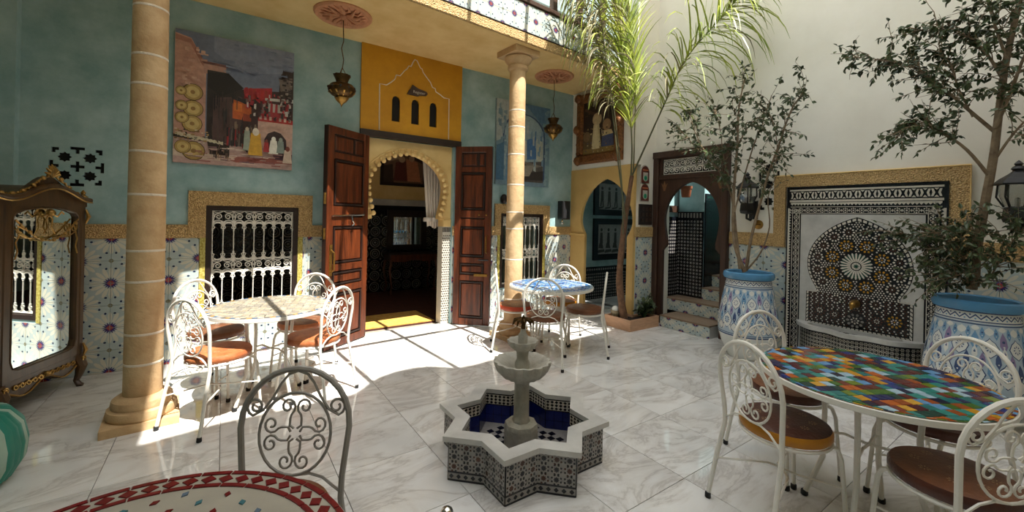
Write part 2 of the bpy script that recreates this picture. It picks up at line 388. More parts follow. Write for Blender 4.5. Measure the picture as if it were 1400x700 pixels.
# ---- screen cut-outs
def screen_holes(cx, cz, s, cols=2, rows=2):
    hs = []; p = .55 * s
    def plus(x, z, arms, l=.16 * s, w=.045 * s):
        if arms == 'nesw': return [(x - w, z + w), (x - l, z + w), (x - l, z - w), (x - w, z - w), (x - w, z - l), (x + w, z - l), (x + w, z - w), (x + l, z - w), (x + l, z + w), (x + w, z + w), (x + w, z + l), (x - w, z + l)]
        a = {'esw': 0, 'nes': pi / 2, 'new': pi, 'nsw': -pi / 2}[arms]      # T shapes
        t_ = [(-l, w), (-l, -w), (-w, -w), (-w, -l), (w, -l), (w, -w), (l, -w), (l, w)]
        return [(x + cos(a) * q - sin(a) * r, z + sin(a) * q + cos(a) * r) for q, r in t_]
    def ell(x, z, sx, sz, l=.16 * s, w=.09 * s):
        q = [(0, 0), (-l, 0), (-l, -w), (-w, -w), (-w, -l), (0, -l)]; q = [(x + sx * a, z + sz * b) for a, b in q]
        return q
    W2, H2 = p * cols / 2, p * rows / 2
    for i in range(cols):
        for j in range(rows): hs.append(starp(cx - W2 + p * (i + .5), cz - H2 + p * (j + .5), .165 * s, .12 * s, 8))
    for i in range(cols + 1):
        for j in range(rows + 1):
            x, z = cx - W2 + p * i, cz - H2 + p * j
            ex, ez = (i in (0, cols)), (j in (0, rows))
            if ex and ez: hs.append(ell(x, z, 1 if i else -1, 1 if j else -1))
            elif ez: hs.append(plus(x, z, 'esw' if j else 'new'))
            elif ex: hs.append(plus(x, z, 'nsw' if i else 'nes'))
            else: hs.append(plus(x, z, 'nesw'))
    return hs

# ---- back wall (turquoise) with two windows and the door
WL = (-0.142, 0.69, 0.43, 1.545); WR = (3.385, 4.20, 0.43, 1.545); DX0, DX1, DZ = 1.43, 2.60, 2.44
outer = [(XL, 0), (DX0, 0), (DX0, DZ), (DX1, DZ), (DX1, 0), (XA + .146, 0), (XA + .146, ZS), (XL, ZS)]
holes = [rect(*WL), rect(*WR)] + screen_holes(-1.065, 1.855, .29)
wall_back = struct(MB().plate(outer, holes, YB, YB + .25).build('wall_back', ['teal'], smooth=False))
struct(MB().bb(-1.3, -.85, YB + .03, YB + .04, 1.6, 2.1).build('trim_1', ['void']))  # black sheet in the wall, stands in for the dark behind the cut-outs
backp = lambda u, z: (u, YB, z)
US = -0.83
for a, b in ((-1.43, -.19), (.74, DX0), (DX1, 3.335), (4.25, XA)): tile_run(wall_back, a, b, 0, 1.22, backp, us=US)
for a, b in ((-.19, .74), (3.335, 4.25)): tile_run(wall_back, a, b, 0, 2 * T, backp, us=US)
tn = [2]
def trim(b, mats, **k):
    o = struct(b.build('trim_%d' % tn[0], mats, **k)); tn[0] += 1; return o
for a, b in ((-1.43, -.284), (.83, DX0), (DX1, 3.28), (4.32, XA)):
    trim(MB().cbox(a, b, YB - .028, YB, 1.22, 1.35, .006), ['frieze'], smooth=False)
for w, o0, o1 in ((WL, -.284, .83), (WR, 3.28, 4.32)):
    pts = [(o0, 1.22), (w[0], 1.22), (w[0], w[3]), (w[1], w[3]), (w[1], 1.22), (o1, 1.22), (o1, 1.685), (o0, 1.685)]
    trim(MB().prism(pts, YB - .03, YB), ['frieze'], smooth=False)
    for x0, x1 in ((w[0] - .048, w[0]), (w[1], w[1] + .05)):
        trim(MB().cbox(x0, x1, YB - .02, YB, 2 * T, 1.22, .004), ['gstrip'], smooth=False)
# left pilaster and left wall
struct(MB().bb(XL, -1.41, 5.10, YB, 0, ZS).build('wall_pilaster', ['teal'], smooth=False))
wall_left = struct(MB().bb(XL - .2, XL, YS, YB, 0, 7.5).build('wall_left', ['teal'], smooth=False))

# ---- windows with white ironwork
def make_window(name, w):
    x0, x1, z0, z1 = w; fr = .045
    win = struct(bpy.data.objects.new(name, None)); COL.objects.link(win); win.location = ((x0 + x1) / 2, YB, z0)
    hw, hh = (x1 - x0) / 2, z1 - z0
    MB().plate(rect(-hw, hw, 0, hh), [rect(-hw + fr, hw - fr, fr, hh - fr)], -.012, .10).build('window_frame', ['darkwood'], win, smooth=False)
    g0, g1, q0, q1 = -hw + fr + .008, hw - fr - .008, fr + .008, hh - fr - .008
    r = .006; yg = .03
    MB().tube(XZ([(g0, q0), (g1, q0), (g1, q1), (g0, q1)], yg), r * 1.1, 6, closed=True).build('grille_border', ['wmetal'], win)
    n = 8; cw = (g1 - g0) / n; rowh = (q1 - q0) / 2
    sc = .115; hd = .062
    barm = {}
    def part(nm, key, mk, x, z, mirror=False):
        if key not in barm: barm[key] = mk().mesh(nm, ['wmetal'])
        o = link(nm, barm[key], win, (x, yg, z))
        if mirror: o.scale = (-1, 1, 1)
    def scroll():
        b = MB(); s = sc / 2
        b.tube(XZ(spiral(0.004, 0, .006, s * .62, 0, 1.55, 20), 0), r * .95, 5)
        b.tube(XZ([(-cw / 2, -s), (-cw / 2 + .012, -s * .35), (-cw / 2 + .004, 0), (-cw / 2 + .012, s * .35), (-cw / 2, s)], 0), r * .8, 5)
        b.tube(XZ([(cw / 2, -s), (cw / 4, -s * .72), (0, -s * .66), (-cw / 4, -s * .72), (-cw / 2, -s)], 0), r * .8, 5)
        b.tube(XZ([(cw / 2, s), (cw / 4, s * .72), (0, s * .66), (-cw / 4, s * .72), (-cw / 2, s)], 0), r * .8, 5)
        return b
    def head():
        b = MB(); p = [(-cw / 2, -.012), (-cw * .30, .002), (-cw * .36, hd * .30)] + [(cw * .40 * cos(a), hd * .42 + hd * .46 * sin(a)) for a in [pi - pi * i / 8 for i in range(9)]] + [(cw * .36, hd * .30), (cw * .30, .002), (cw / 2, -.012)]
        b.tube(XZ(p, 0), r * .85, 5)
        for s_ in (-1, 1): b.add([(s_ * cw / 2, 0, hd), (s_ * cw / 2, 0, hd * .35), (s_ * cw * .38, 0, hd * .72), (s_ * cw * .22, 0, hd)], [(0, 1, 2, 3)])
        return b
    def capm():
        return MB().lathe([(.005, 0), (.010, .004), (.006, .012), (.011, .019), (.005, .026)], 8)
    barh = rowh - sc - 2 * hd
    for k in range(2):
        zt = q1 - k * rowh
        MB().tube(XZ([(g0, zt - sc), (g1, zt - sc)], yg), r, 6).build('rail', ['wmetal'], win)
        MB().tube(XZ([(g0, zt - rowh + .002), (g1, zt - rowh + .002)], yg), r, 6).build('rail', ['wmetal'], win)
        for i in range(n):
            x = g0 + (i + .5) * cw
            part('scroll', 's', scroll, x, zt - sc / 2, i % 2 == 1)
            part('arch_head', 'h', head, x, zt - sc - hd)
            o = link('arch_foot', barm['h'], win, (x, yg, zt - rowh + hd)); o.scale = (1, 1, -1)
        for i in range(n + 1):
            x = g0 + i * cw
            key = 'bar'
            if key not in barm: barm[key] = MB().tube([(0, 0, 0), (0, 0, barh + 2 * hd)], r * .85, 6).mesh('bar', ['wmetal'])
            link('bar', barm[key], win, (x, yg, zt - rowh))
            part('bar_cap', 'c', capm, x, zt - sc - hd - .028)
            part('bar_cap', 'c', capm, x, zt - rowh + hd + .004)
    return win
make_window('window_1', WL); make_window('window_2', WR)

# ---- mustard panel over the door with three slots and a white outline
mp = [rect(1.335, 2.69, DZ + .08, ZS)][0]
slots = [[(x - .052, 2.665), (x + .052, 2.665), (x + .052, 2.93)] + [(x + .052 * cos(a), 2.93 + .06 * sin(a)) for a in (pi * .25, pi * .5, pi * .75)] + [(x - .052, 2.93)] for x in (1.765, 2.02, 2.27)]
trim(MB().plate(mp, slots, YB - .03, YB - .002), ['mustard'], smooth=False)
for x in (1.765, 2.02, 2.27): trim(MB().bb(x - .06, x + .06, YB - .006, YB - .001, 2.66, 3.0), ['void'], smooth=False)  # black backing stands in for the shade inside each slot
ol = [(1.56, 2.53), (1.553, 3.10), (1.64, 3.10), (1.70, 3.15), (1.74, 3.19), (1.76, 3.25), (1.81, 3.25), (1.86, 3.32), (1.90, 3.36), (1.92, 3.40), (1.95, 3.40), (1.975, 3.46), (2.0, 3.50),
      (2.03, 3.49), (2.075, 3.41), (2.10, 3.40), (2.115, 3.36), (2.16, 3.31), (2.22, 3.25), (2.25, 3.19), (2.29, 3.18), (2.30, 3.14), (2.37, 3.11), (2.42, 3.08), (2.495, 3.08), (2.50, 2.53)]
trim(MB().tube(XZ(ol, YB - .031), .007, 5), ['mortar'])
trim(MB().bb(1.335, 2.69, YB - .05, YB + .05, DZ, DZ + .08), ['darkwood'], smooth=False)

# ---- ochre arch panel inside the door opening
cxA = 1.98
apts = arch_pts(cxA, .525, 1.44, 1.86, 2.30, neck=(.46, 1.50), pointed=.10)
op = [(DX0, 1.42)] + [apts[0]] + apts[:1:-1] + [apts[1]] + [(DX1, 1.42), (DX1, DZ), (DX0, DZ)]
trim(MB().prism(op, YB + .06, YB + .2), ['ochre'], smooth=False)
arc = [p for p in apts[2:]]
scal = MB()
for i in range(len(arc)):
    pass
cum = [0.0]
for i in range(len(arc) - 1): cum.append(cum[-1] + hypot(arc[i + 1][0] - arc[i][0], arc[i + 1][1] - arc[i][1]))
nbd = int(cum[-1] / .082)
for k in range(nbd + 1):
    s_ = cum[-1] * k / nbd; i = max(j for j in range(len(cum)) if cum[j] <= s_ + 1e-9); i = min(i, len(arc) - 2); t = (s_ - cum[i]) / (cum[i + 1] - cum[i])
    x, z = arc[i][0] + (arc[i + 1][0] - arc[i][0]) * t, arc[i][1] + (arc[i + 1][1] - arc[i][1]) * t
    rx, rz_ = (cxA - x), (1.86 - z); rl = hypot(rx, rz_) + 1e-6
    scal.ball((x + rx / rl * .012, YB + .03, z + rz_ / rl * .012), .031, 0, 10); scal.ball((x - rx / rl * .03, YB + .045, z - rz_ / rl * .03), .022, 0, 8)
trim(scal, ['ochre'])
trim(MB().tube(XZ([(cxA + (x - cxA) * 1.13, 1.86 + (z - 1.86) * 1.13) for x, z in arc[4:-4]], YB + .058), .012, 6), ['ochre'])
for sx in (-1, 1):
    xa, xb = (DX0, DX0 + .015) if sx < 0 else (cxA + .50, DX1)
    trim(MB().cbox(xa - .0, xb, YB + .03, YB + .2, 1.34, 1.44, .012), ['ochre'], smooth=False)
    jb = MB(); jb.bb(xa, xb, YB + .05, YB + .2, 0, 1.34, 0)
    nx, nz = (4 if sx > 0 else 0), 36
    for i in range(nx):
        for j in range(nz):
            w_ = (xb - xa) / nx; zc = .03 + (j + .5) * 1.20 / nz; xc = xa + w_ * (i + .5) + (w_ * .2 if j % 2 else -w_ * .2)
            jb.poly([(xc - .009, zc - .004), (xc + .009, zc - .010), (xc + .009, zc + .004), (xc - .009, zc + .010)], YB + .0495, 1)
    for i in range(8 if sx > 0 else 0): jb.bb(xa + (xb - xa) * (i + .2) / 8, xa + (xb - xa) * (i + .8) / 8, YB + .048, YB + .05, 1.265, 1.33, 1)
    trim(jb, ['zwhite', 'zblack'], smooth=False)

# ---- the dark room behind the door
def zell_dark(b, x0, x1, z0, z1, y, p=.21):
    nx = int((x1 - x0) / p); nz = int((z1 - z0) / p)
    for i in range(nx):
        for j in range(nz):
            cx, cz = x0 + (i + .5) * p, z0 + (j + .5) * p
            for r0, r1 in ((.095, .078), (.058, .042)):
                n = 14; o = circ(cx, cz, r0, n); q = circ(cx, cz, r1, n)
                for k in range(n): b.poly([o[k], o[(k + 1) % n], q[(k + 1) % n], q[k]], y, 1)
            b.poly(circ(cx, cz, .02, 8), y, 1); b.poly(starp(cx + p / 2, cz + p / 2, .03, .012, 4), y, 1)
RY = 8.0
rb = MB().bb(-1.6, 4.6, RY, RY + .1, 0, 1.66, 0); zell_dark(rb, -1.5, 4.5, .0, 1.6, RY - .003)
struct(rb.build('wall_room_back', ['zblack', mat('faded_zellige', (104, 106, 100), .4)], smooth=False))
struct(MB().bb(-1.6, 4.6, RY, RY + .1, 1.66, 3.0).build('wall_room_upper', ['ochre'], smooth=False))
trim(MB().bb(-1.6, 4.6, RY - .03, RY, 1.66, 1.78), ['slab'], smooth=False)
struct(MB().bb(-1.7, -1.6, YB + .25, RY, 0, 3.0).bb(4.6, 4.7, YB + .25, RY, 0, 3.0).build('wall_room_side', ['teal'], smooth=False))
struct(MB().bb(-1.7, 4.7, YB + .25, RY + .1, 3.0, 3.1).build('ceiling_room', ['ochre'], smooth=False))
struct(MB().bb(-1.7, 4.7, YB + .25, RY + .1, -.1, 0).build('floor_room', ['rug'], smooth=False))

# ---- gallery: soffit, gold fascia, tiled parapet, timber balustrade
gang = math.atan(.0714); GL = hypot(XA - XL, edge(XA) - edge(XL))
struct(MB().plate([(XL, edge(XL)), (XA, edge(XA)), (XA, YB + .25), (XL, YB + .25)], [], ZS, ZS + .13, horiz=True).build('ceiling_gallery', ['ochre'], smooth=False))
wg = struct(bpy.data.objects.new('wall_parapet', None)); COL.objects.link(wg); wg.location = (XL, edge(XL), 0); wg.rotation_euler = (0, 0, gang)
MB().bb(0, GL, 0, .16, ZS + .131, 4.03).build('parapet_core', ['white'], wg, smooth=False)
MB().cbox(0, GL, -.03, .0, ZS, ZS + .115, .006).build('fascia', ['frieze'], wg, smooth=False)
MB().cbox(0, GL, -.036, .0, ZS + .115, ZS + .127, .003).build('fascia_bead', ['darkwood'], wg, smooth=False)
tile_run(wg, 0, GL, ZS + .127, 4.022, lambda u, z: (u, 0, z), us=.1, t=.1675, zs=ZS + .127 + .1675)
MB().cbox(0, GL, -.03, .16, 4.03, 4.09, .008).build('bottom_rail', ['frwood'], wg, smooth=False)
MB().cbox(0, GL, -.02, .14, 4.95, 5.03, .008).build('top_rail', ['frwood'], wg, smooth=False)
pm = MB().bb(-.035, .035, .02, .10, 4.09, 4.95).mesh('post', ['frwood'], smooth=False)
pn = MB().bb(-.17, .17, .055, .065, 4.13, 4.92).mesh('pane', [mat('gallery_glass', (176, 196, 200), .12)], smooth=False)
for k in range(14):
    link('post', pm, wg, (.2 + k * .48, 0, 0)); link('pane', pn, wg, (.44 + k * .48, 0, 0))
struct(MB().bb(XL, XA, YB, YB + .25, ZS + .13, 7.5).build('wall_gallery', ['white'], smooth=False))

# ---- arch block on the right of the corner
x_of = lambda Y: YB - Y                                 # local x on the arch wall, from the corner
aw = struct(bpy.data.objects.new('wall_arch', None)); COL.objects.link(aw); aw.location = (XA, YB, 0); aw.rotation_euler = (0, 0, RW)
WA = YB - YP
ap = arch_pts(x_of(4.43), .525, 0, 1.46, 2.11, neck=(.43, 1.24), pointed=.17)
o_ = [(0, 0), ap[0]] + ap[:1:-1] + [ap[1], (WA, 0), (WA, 2.29), (0, 2.29)]
MB().prism(o_, 0, .05).build('arch_block', ['ochre2'], aw, smooth=False)
MB().bb(0, WA, .012, .146, 2.29, 9.0).build('upper_wall', ['white'], aw, smooth=False)
MB().cbox(0, x_of(4.83), -.03, 0, 1.20, 1.25, .008).build('impost', ['ochre2'], aw, smooth=False)
wall_pier = struct(MB().bb(XA + .147, XR + .22, YP, YP + .08, 0, 9.0).build('wall_pier', ['white'], smooth=False))
tile_run(wall_pier, XA + .05, XR - .012, 0, 1.245, lambda u, z: (u, YP, z), us=XA + .06)
trim(MB().cbox(XA + .02, XR, YP - .026, YP, 1.245, 1.39, .006), ['frieze'], smooth=False)
trim(MB().cbox(XR - .05, XR, YP - .03, YP, 1.39, 2.45, .006), ['ochre'], smooth=False)
# alcove behind the arch
AY = 5.5
def bw_zellige(b, x0, x1, z0, z1, y, p=.052, m=1):
    nx, nz = max(1, int(round((x1 - x0) / p))), max(1, int(round((z1 - z0) / p))); px_, pz_ = (x1 - x0) / nx, (z1 - z0) / nz
    for i in range(nx):
        for j in range(nz):
            cx, cz = x0 + (i + .5) * px_, z0 + (j + .5) * pz_
            b.poly(starp(cx, cz, px_ * .46, px_ * .24, 4, pi / 4 * ((i + j) % 2)), y, m)
ab = MB().bb(XA + .146, 7.4, AY, AY + .1, 0, 3.0, 0)
struct(ab.build('wall_alcove', ['teal'], smooth=False))
zb = MB().bb(XA + .15, 7.4, AY - .015, AY, 0, .50, 0); bw_zellige(zb, XA + .2, 7.4, .0, .49, AY - .016)
trim(zb, ['zblack', 'zgrey'], smooth=False)
zb = MB().bb(XA + .15, 7.4, AY - .02, AY, .50, .60, 0); bw_zellige(zb, XA + .2, 7.4, .52, .58, AY - .021, .06)
trim(zb, ['zblack', 'zgrey'], smooth=False)
struct(MB().bb(7.4, 7.5, YP, AY + .1, 0, 3.0).build('wall_alcove_end', ['teal'], smooth=False))
struct(MB().bb(XA + .146, 7.1, YP + .08, AY + .1, 2.7, 2.8).build('ceiling_alcove', ['white'], smooth=False))
struct(MB().bb(XR + .2, 7.5, 1.9, AY + .1, -.1, 0).build('floor_alcove', ['marble'], smooth=False))
struct(MB().bb(XR + .22, 7.4, YP, YP + .08, 0, 3.0).build('wall_passage_left', ['teal'], smooth=False))

# ---- white right wall, local x = YP - Y
wr = struct(bpy.data.objects.new('wall_right', None)); COL.objects.link(wr); wr.location = (XR, YP, 0); wr.rotation_euler = (0, 0, RW)
LY = lambda Y: YP - Y
DR0, DR1 = LY(3.80), LY(2.85)
o_ = [(0, 0), (DR0, 0), (DR0, 2.42), (DR1, 2.42), (DR1, 0), (YP - YS, 0), (YP - YS, 9.0), (0, 9.0)]
sh = screen_holes(LY(2.325), 1.94, .36, 1, 3)
MB().plate(o_, sh, 0, .22).build('plaster', ['white'], wr, smooth=False)
MB().bb(LY(2.5), LY(2.15), .025, .035, 1.5, 2.4).build('screen_back', ['void'], wr, smooth=False)  # black sheet set shallow so the cut-outs read as dark depth
rp_ = lambda u, z: (u, 0, z)
for a, b in ((LY(2.77), LY(2.11)), (LY(.83), LY(-1.5))): tile_run(wr, a, b, 0, 1.22, rp_, us=LY(2.36))
for a, b in ((LY(2.77), LY(2.25)), (LY(.70), LY(-1.5))): trim(MB().cbox(a, b, -.028, 0, 1.22, 1.37, .006), ['frieze'], smooth=False, loc=(XR, YP, 0), rz=RW)
pts = [(LY(2.25), 1.22), (LY(2.13), 1.22), (LY(2.13), 1.90), (LY(.83), 1.90), (LY(.83), 1.22), (LY(.70), 1.22), (LY(.70), 2.03), (LY(2.25), 2.03)]
trim(MB().prism(pts, -.035, 0), ['frieze'], smooth=False, loc=(XR, YP, 0), rz=RW)
trim(MB().tube(XZ([pts[-1], pts[-2], (pts[-2][0], 1.37)], -.036), .008, 5), ['ochre'], loc=(XR, YP, 0), rz=RW)

# ---- steps up to the right-hand door, and the passage
def step(x0, x1, y0, y1, z0, z1, name='step'):
    s_ = struct(MB().bb(x0 + .013, x1, y0, y1, z0, z1 - .02).build(name, ['slab'], smooth=False))
    MB().bb(x0 - .005, x1, y0, y1, z1 - .02, z1).build('tread', [mat('worn_step', (134, 112, 92), .5, var=.15)], s_, smooth=False)
    tile_run(s_, -y1, -y0, z0, z1 - .02, lambda u, z: (x0 + .013, -u, z), rz=RW, us=-y1 + .13, zs=z1 - .02 - 2 * T)
    return s_
step(5.09, 5.48, 2.90, 3.63, 0, .165, 'trim_step_lower')
step(5.49, 6.0, 2.80, 3.83, .165, .35, 'trim_step_upper')
for k in range(5): step(5.80 + .24 * k, 7.2, 2.80, onx(961, 300, 5.8).y - .004, .35 + .17 * k, .35 + .17 * (k + 1), 'trim_stair')
struct(MB().bb(5.5, 7.4, 2.68, 2.79, 0, 3.0).build('wall_passage_right', ['teal'], smooth=False))
pb = MB().bb(7.3, 7.4, 2.7, YP, 0, 3.0); struct(pb.build('wall_passage_end', ['teal'], smooth=False))
def passage_face(x, y0, y1, zt, name):
    b = MB().bb(0, y1 - y0, 0, .03, .35, zt, 0); bw_zellige(b, 0, y1 - y0, .37, zt - .12, -.001, .052)
    for k in range(int((y1 - y0) / .05)): b.bb(k * .05 + .012, k * .05 + .038, -.003, 0, zt - .09, zt - .02, 1)
    trim(b, ['zblack', 'zgrey'], smooth=False, loc=(x, y1, 0), rz=RW)
ya, yb_ = onx(961, 300, 5.8).y, YP - .035
struct(MB().bb(5.831, 7.3, ya, yb_, .35, 3.0).build('wall_passage_block', ['teal'], smooth=False)); passage_face(5.8, ya, yb_, 1.63, 'x')
zs_ = MB().bb(5.84, 7.2, ya - .02, ya - .001, .35, 1.9, 0); bw_zellige(zs_, 5.86, 7.1, .9, 1.88, ya - .021, .06); trim(zs_, ['zblack', 'zgreen'], smooth=False)
trim(MB().bb(5.5, 5.8, YP - .04, YP - .001, 1.62, 1.72), ['frwood'], smooth=False)
zl = MB().bb(5.5, 5.83, YP - .03, YP - .001, .0, 1.55, 0); bw_zellige(zl, 5.51, 5.82, .2, 1.5, YP - .031, .052); trim(zl, ['zblack', 'zgrey'], smooth=False)
struct(MB().bb(5.5, 5.62, 2.68, YP, 2.75, 2.85).build('ceiling_passage', ['white'], smooth=False))

# ---- unseen roof slabs added overhead to darken the foreground and left side
struct(MB().bb(XL, XR, YS, -.3, ZS, ZS + .13).build('ceiling_south_shade', ['ochre'], smooth=False))
struct(MB().bb(XL, -.62, -.3, edge(XL), ZS, ZS + .13).build('ceiling_west_shade', ['ochre'], smooth=False))
# ---- unseen south wall, its top outline shaped to bound the patch of sunlight
prof = [(-.41, 5.95), (-.41, 3.50), (0, 3.57), (.3, 3.565), (.9, 3.57), (1.0, 3.64), (1.1, 3.75), (1.22, 3.83), (1.37, 3.88), (1.52, 3.885), (1.68, 3.85), (1.82, 3.75), (1.92, 3.66), (2.1, 3.65), (2.5, 3.70), (3.2, 3.76), (4.45, 3.84), (4.45, 5.95)]
tp = [(x - SUN_DX * (y - YS) / SUN_DY, (y - YS) / SUN_DY) for x, y in prof]
ow = [(XL - .2, 0), (XR + 1.5, 0), (XR + 1.5, tp[-1][1])] + tp[::-1] + [(XL - .2, tp[0][1])]
struct(MB().prism(ow, YS - .2, YS).build('wall_south', ['white'], smooth=False))
# iron beams of the open skylight over the courtyard
sky_f = struct(bpy.data.objects.new('trim_skylight', None)); COL.objects.link(sky_f); sky_f.location = (2.40, 1.70, 6.0); sky_f.rotation_euler = (0, 0, gang)
for k in (-2, -1, 0, 1, 2): MB().bb(k * .80 - .022, k * .80 + .022, -4.5, 2.4, -.03, .03).build('beam', ['frwood'], sky_f, smooth=False)
for k in (0, 1): MB().bb(-4.3, 2.7, -.022 + k * 1.3, .022 + k * 1.3, -.03, .03).build('beam', ['frwood'], sky_f, smooth=False)

# ---- columns
def column(x, y, r, zj, label):
    c = thing('stone_column', label, 'column', (x, y, 0), gang, 'sandstone columns carrying the gallery')
    pl = .205
    MB().bb(-pl, pl, -pl, pl, 0, .055).build('plinth', ['stone'], c, smooth=False)
    MB().lathe([(.19, .055), (.198, .075), (.19, .115), (.172, .12), (.168, .125), (.172, .14), (.165, .175), (.145, .19), (r * 1.08, .20)], 32).build('base', ['stone'], c)
    zs_ = [.19] + zj + [3.30]
    for i in range(len(zs_) - 1):
        a, b = zs_[i], zs_[i + 1]; f = lambda z: r * (1.05 - .12 * z / 3.3)
        MB().lathe([(f(a) * .99, a + .006), (f(a), a + .014), (f(b), b - .014), (f(b) * .99, b - .006)], 28).build('drum', ['stone'], c)
        if i: MB().lathe([(f(a) * .985, a - .009), (f(a) * 1.012, a - .006), (f(a) * 1.012, a + .006), (f(a) * .985, a + .009)], 28).build('joint', ['mortar'], c)
    rt = r * .93
    MB().lathe([(rt, 3.295), (rt * 1.02, 3.31), (rt * 1.25, 3.33), (rt * 1.3, 3.36), (rt * 1.2, 3.375), (rt * 1.25, 3.39), (rt * 1.62, 3.43), (rt * 1.7, 3.465), (rt * 1.55, 3.49)], 28).build('capital', ['stone'], c)
    MB().bb(-.19, .19, -.19, .19, 3.485, ZS - .002).build('abacus', ['stone'], c, smooth=False)
    return c
column(-.446, 3.91, .105, [.416, .625, .99, 1.205, 1.597, 1.897, 2.365, 2.57, 2.91], 'sandstone column standing next to the gilded mirror armoire')
column(3.0, 4.27, .108, [.48, .97, 1.35, 1.554, 1.894, 2.27, 2.61, 2.815], 'sandstone column standing behind the blue mosaic table')
# ================================================================== DOOR LEAVES
def door_leaf(name, label, hinge, end, flip, zt=2.43):
    d = Vector((end[0] - hinge[0], end[1] - hinge[1])); w = d.length
    if flip: org, ax = end, -d                    # local x runs left to right as seen from the courtyard
    else: org, ax = hinge, d
    o = thing(name, label, 'door', (org[0], org[1], 0.012), atan2(ax.y, ax.x), 'open leaves of the panelled door')
    t = .05
    MB().bb(0, w, 0, t, 0, zt).build('board', ['darkwood'], o, smooth=False)
    for x0, x1 in ((0, .085), (w - .085, w)): MB().cbox(x0, x1, -.018, 0, 0, zt, .006).build('stile', ['wood'], o, smooth=False)
    zr = [0, .10, .62, .70, .86, .94, 1.12, 1.20, 1.46, 1.54, 2.08, 2.14, zt - .08, zt]
    rails = [(0, .09), (.60, .68), (.84, .92), (1.34, 1.44), (1.46, 1.56), (2.08, 2.15), (zt - .08, zt)]
    for a, b in rails: MB().cbox(.085, w - .085, -.016, 0, a, b, .005).build('rail', ['wood'], o, smooth=False)
    for a, b in ((.09, .60), (.68, .84), (.92, 1.34), (1.56, 2.08)):
        p = MB().cbox(.11, w - .11, -.012, 0, a + .03, b - .03, .014).build('panel', ['wood'], o, smooth=False)
        MB().plate(rect(.095, w - .095, a + .012, b - .012), [rect(.112, w - .112, a + .03, b - .03)], -.02, -.0).build('moulding', ['darkwood'], p, smooth=False)
    xm = w * .62
    for x0, x1 in ((.11, xm - .02), (xm + .02, w - .11)): MB().cbox(x0, x1, -.012, 0, 2.17, zt - .10, .012).build('panel', ['wood'], o, smooth=False)
    return o, w
hl, el = (1.435, 5.165), (.905, 4.80)
L_, w_ = door_leaf('door_leaf', 'open red-brown panelled door leaf with a long iron bolt and hook', hl, el, True)
hd_ = MB().tube([(.05, -.03, 1.45), (w_ - .09, -.03, 1.47)], .010, 7); hd_.tube([(w_ * .55, -.03, 1.46), (w_ * .55, -.045, 1.40), (w_ * .58, -.05, 1.36), (w_ * .52, -.05, 1.34)], .008, 6)
hd_.build('bolt', ['chrome'], L_)
pl_ = MB().bb(.035, .075, -.024, -.018, .80, 1.14); pl_.tube([(.055, -.025, .84), (.055, -.07, .87), (.055, -.07, 1.05), (.055, -.025, 1.08)], .010, 7)
pl_.build('pull_handle', ['brass'], L_)
for z in (1.2, 1.58): MB().tube([(.0, .02, z), (.0, .02, z + .12)], .014, 7).build('hinge', ['brass'], L_)
R_, w_ = door_leaf('door_leaf', 'open red-brown panelled door leaf with a brass latch and pull', (2.62, 5.165), (2.98, 4.80), False)
b_ = MB().tube([(w_ - .05, -.025, .98), (w_ - .05, -.07, 1.0), (w_ - .05, -.07, 1.20), (w_ - .05, -.025, 1.22)], .010, 7); b_.build('pull_handle', ['brass'], R_)
MB().cbox(w_ - .22, w_ - .03, -.035, -.018, .665, .70, .004).build('latch', ['brass'], R_, smooth=False)
MB().tube([(w_ - .16, -.03, .89), (w_ - .02, -.03, .89)], .009, 6).build('bolt', ['iron'], R_)
for k in range(2): MB().ball((w_ * .68 + .1 * k, -.02, 1.50), .012).build('stud', ['brass'], R_)

# pointing-hand sign on the mustard panel
sg = thing('hand_sign', 'small dark wooden pointing-hand sign above the three slots', 'sign', (2.03, YB - .031, 3.085))
MB().prism([(-.13, -.05), (.02, -.055), (.05, -.04), (.13, -.03), (.15, 0), (.13, .025), (.02, .045), (-.06, .08), (-.08, .035), (-.11, -.01)], -.018, 0).build('board', ['frwood'], sg, smooth=False)
def text(body, size, x, y, z, mat_, parent, rz=0.0):
    c = bpy.data.curves.new('lettering', 'FONT'); c.body = body; c.size = size; c.align_x = 'CENTER'; c.extrude = .0006; c.materials.append(M[mat_] if isinstance(mat_, str) else mat_)
    to = bpy.data.objects.new('lettering', c); COL.objects.link(to)
    dg = bpy.context.evaluated_depsgraph_get(); me = bpy.data.meshes.new_from_object(to.evaluated_get(dg)); bpy.data.objects.remove(to)
    me.transform(Matrix.Rotation(pi / 2, 4, 'X')); me.name = 'lettering'
    return link('lettering', me, parent, (x, y, z), rz)
text('Register', .05, .03, -.0195, -.022, 'zwhite', sg)

# ================================================================== WINDOW-SIDE PICTURES
def art(b, mats, cols, pts, c, y):
    if c not in cols: cols[c] = len(mats); mats.append(paint(c, .5))
    b.poly(pts, y, cols[c])
def canvas(name, label, cat, loc, rz, w, h, depth, edge_c):
    o = thing(name, label, cat, loc, rz)
    MB().bb(-w / 2, w / 2, -depth, 0, 0, h).build('canvas', [paint(edge_c)], o, smooth=False)
    return o
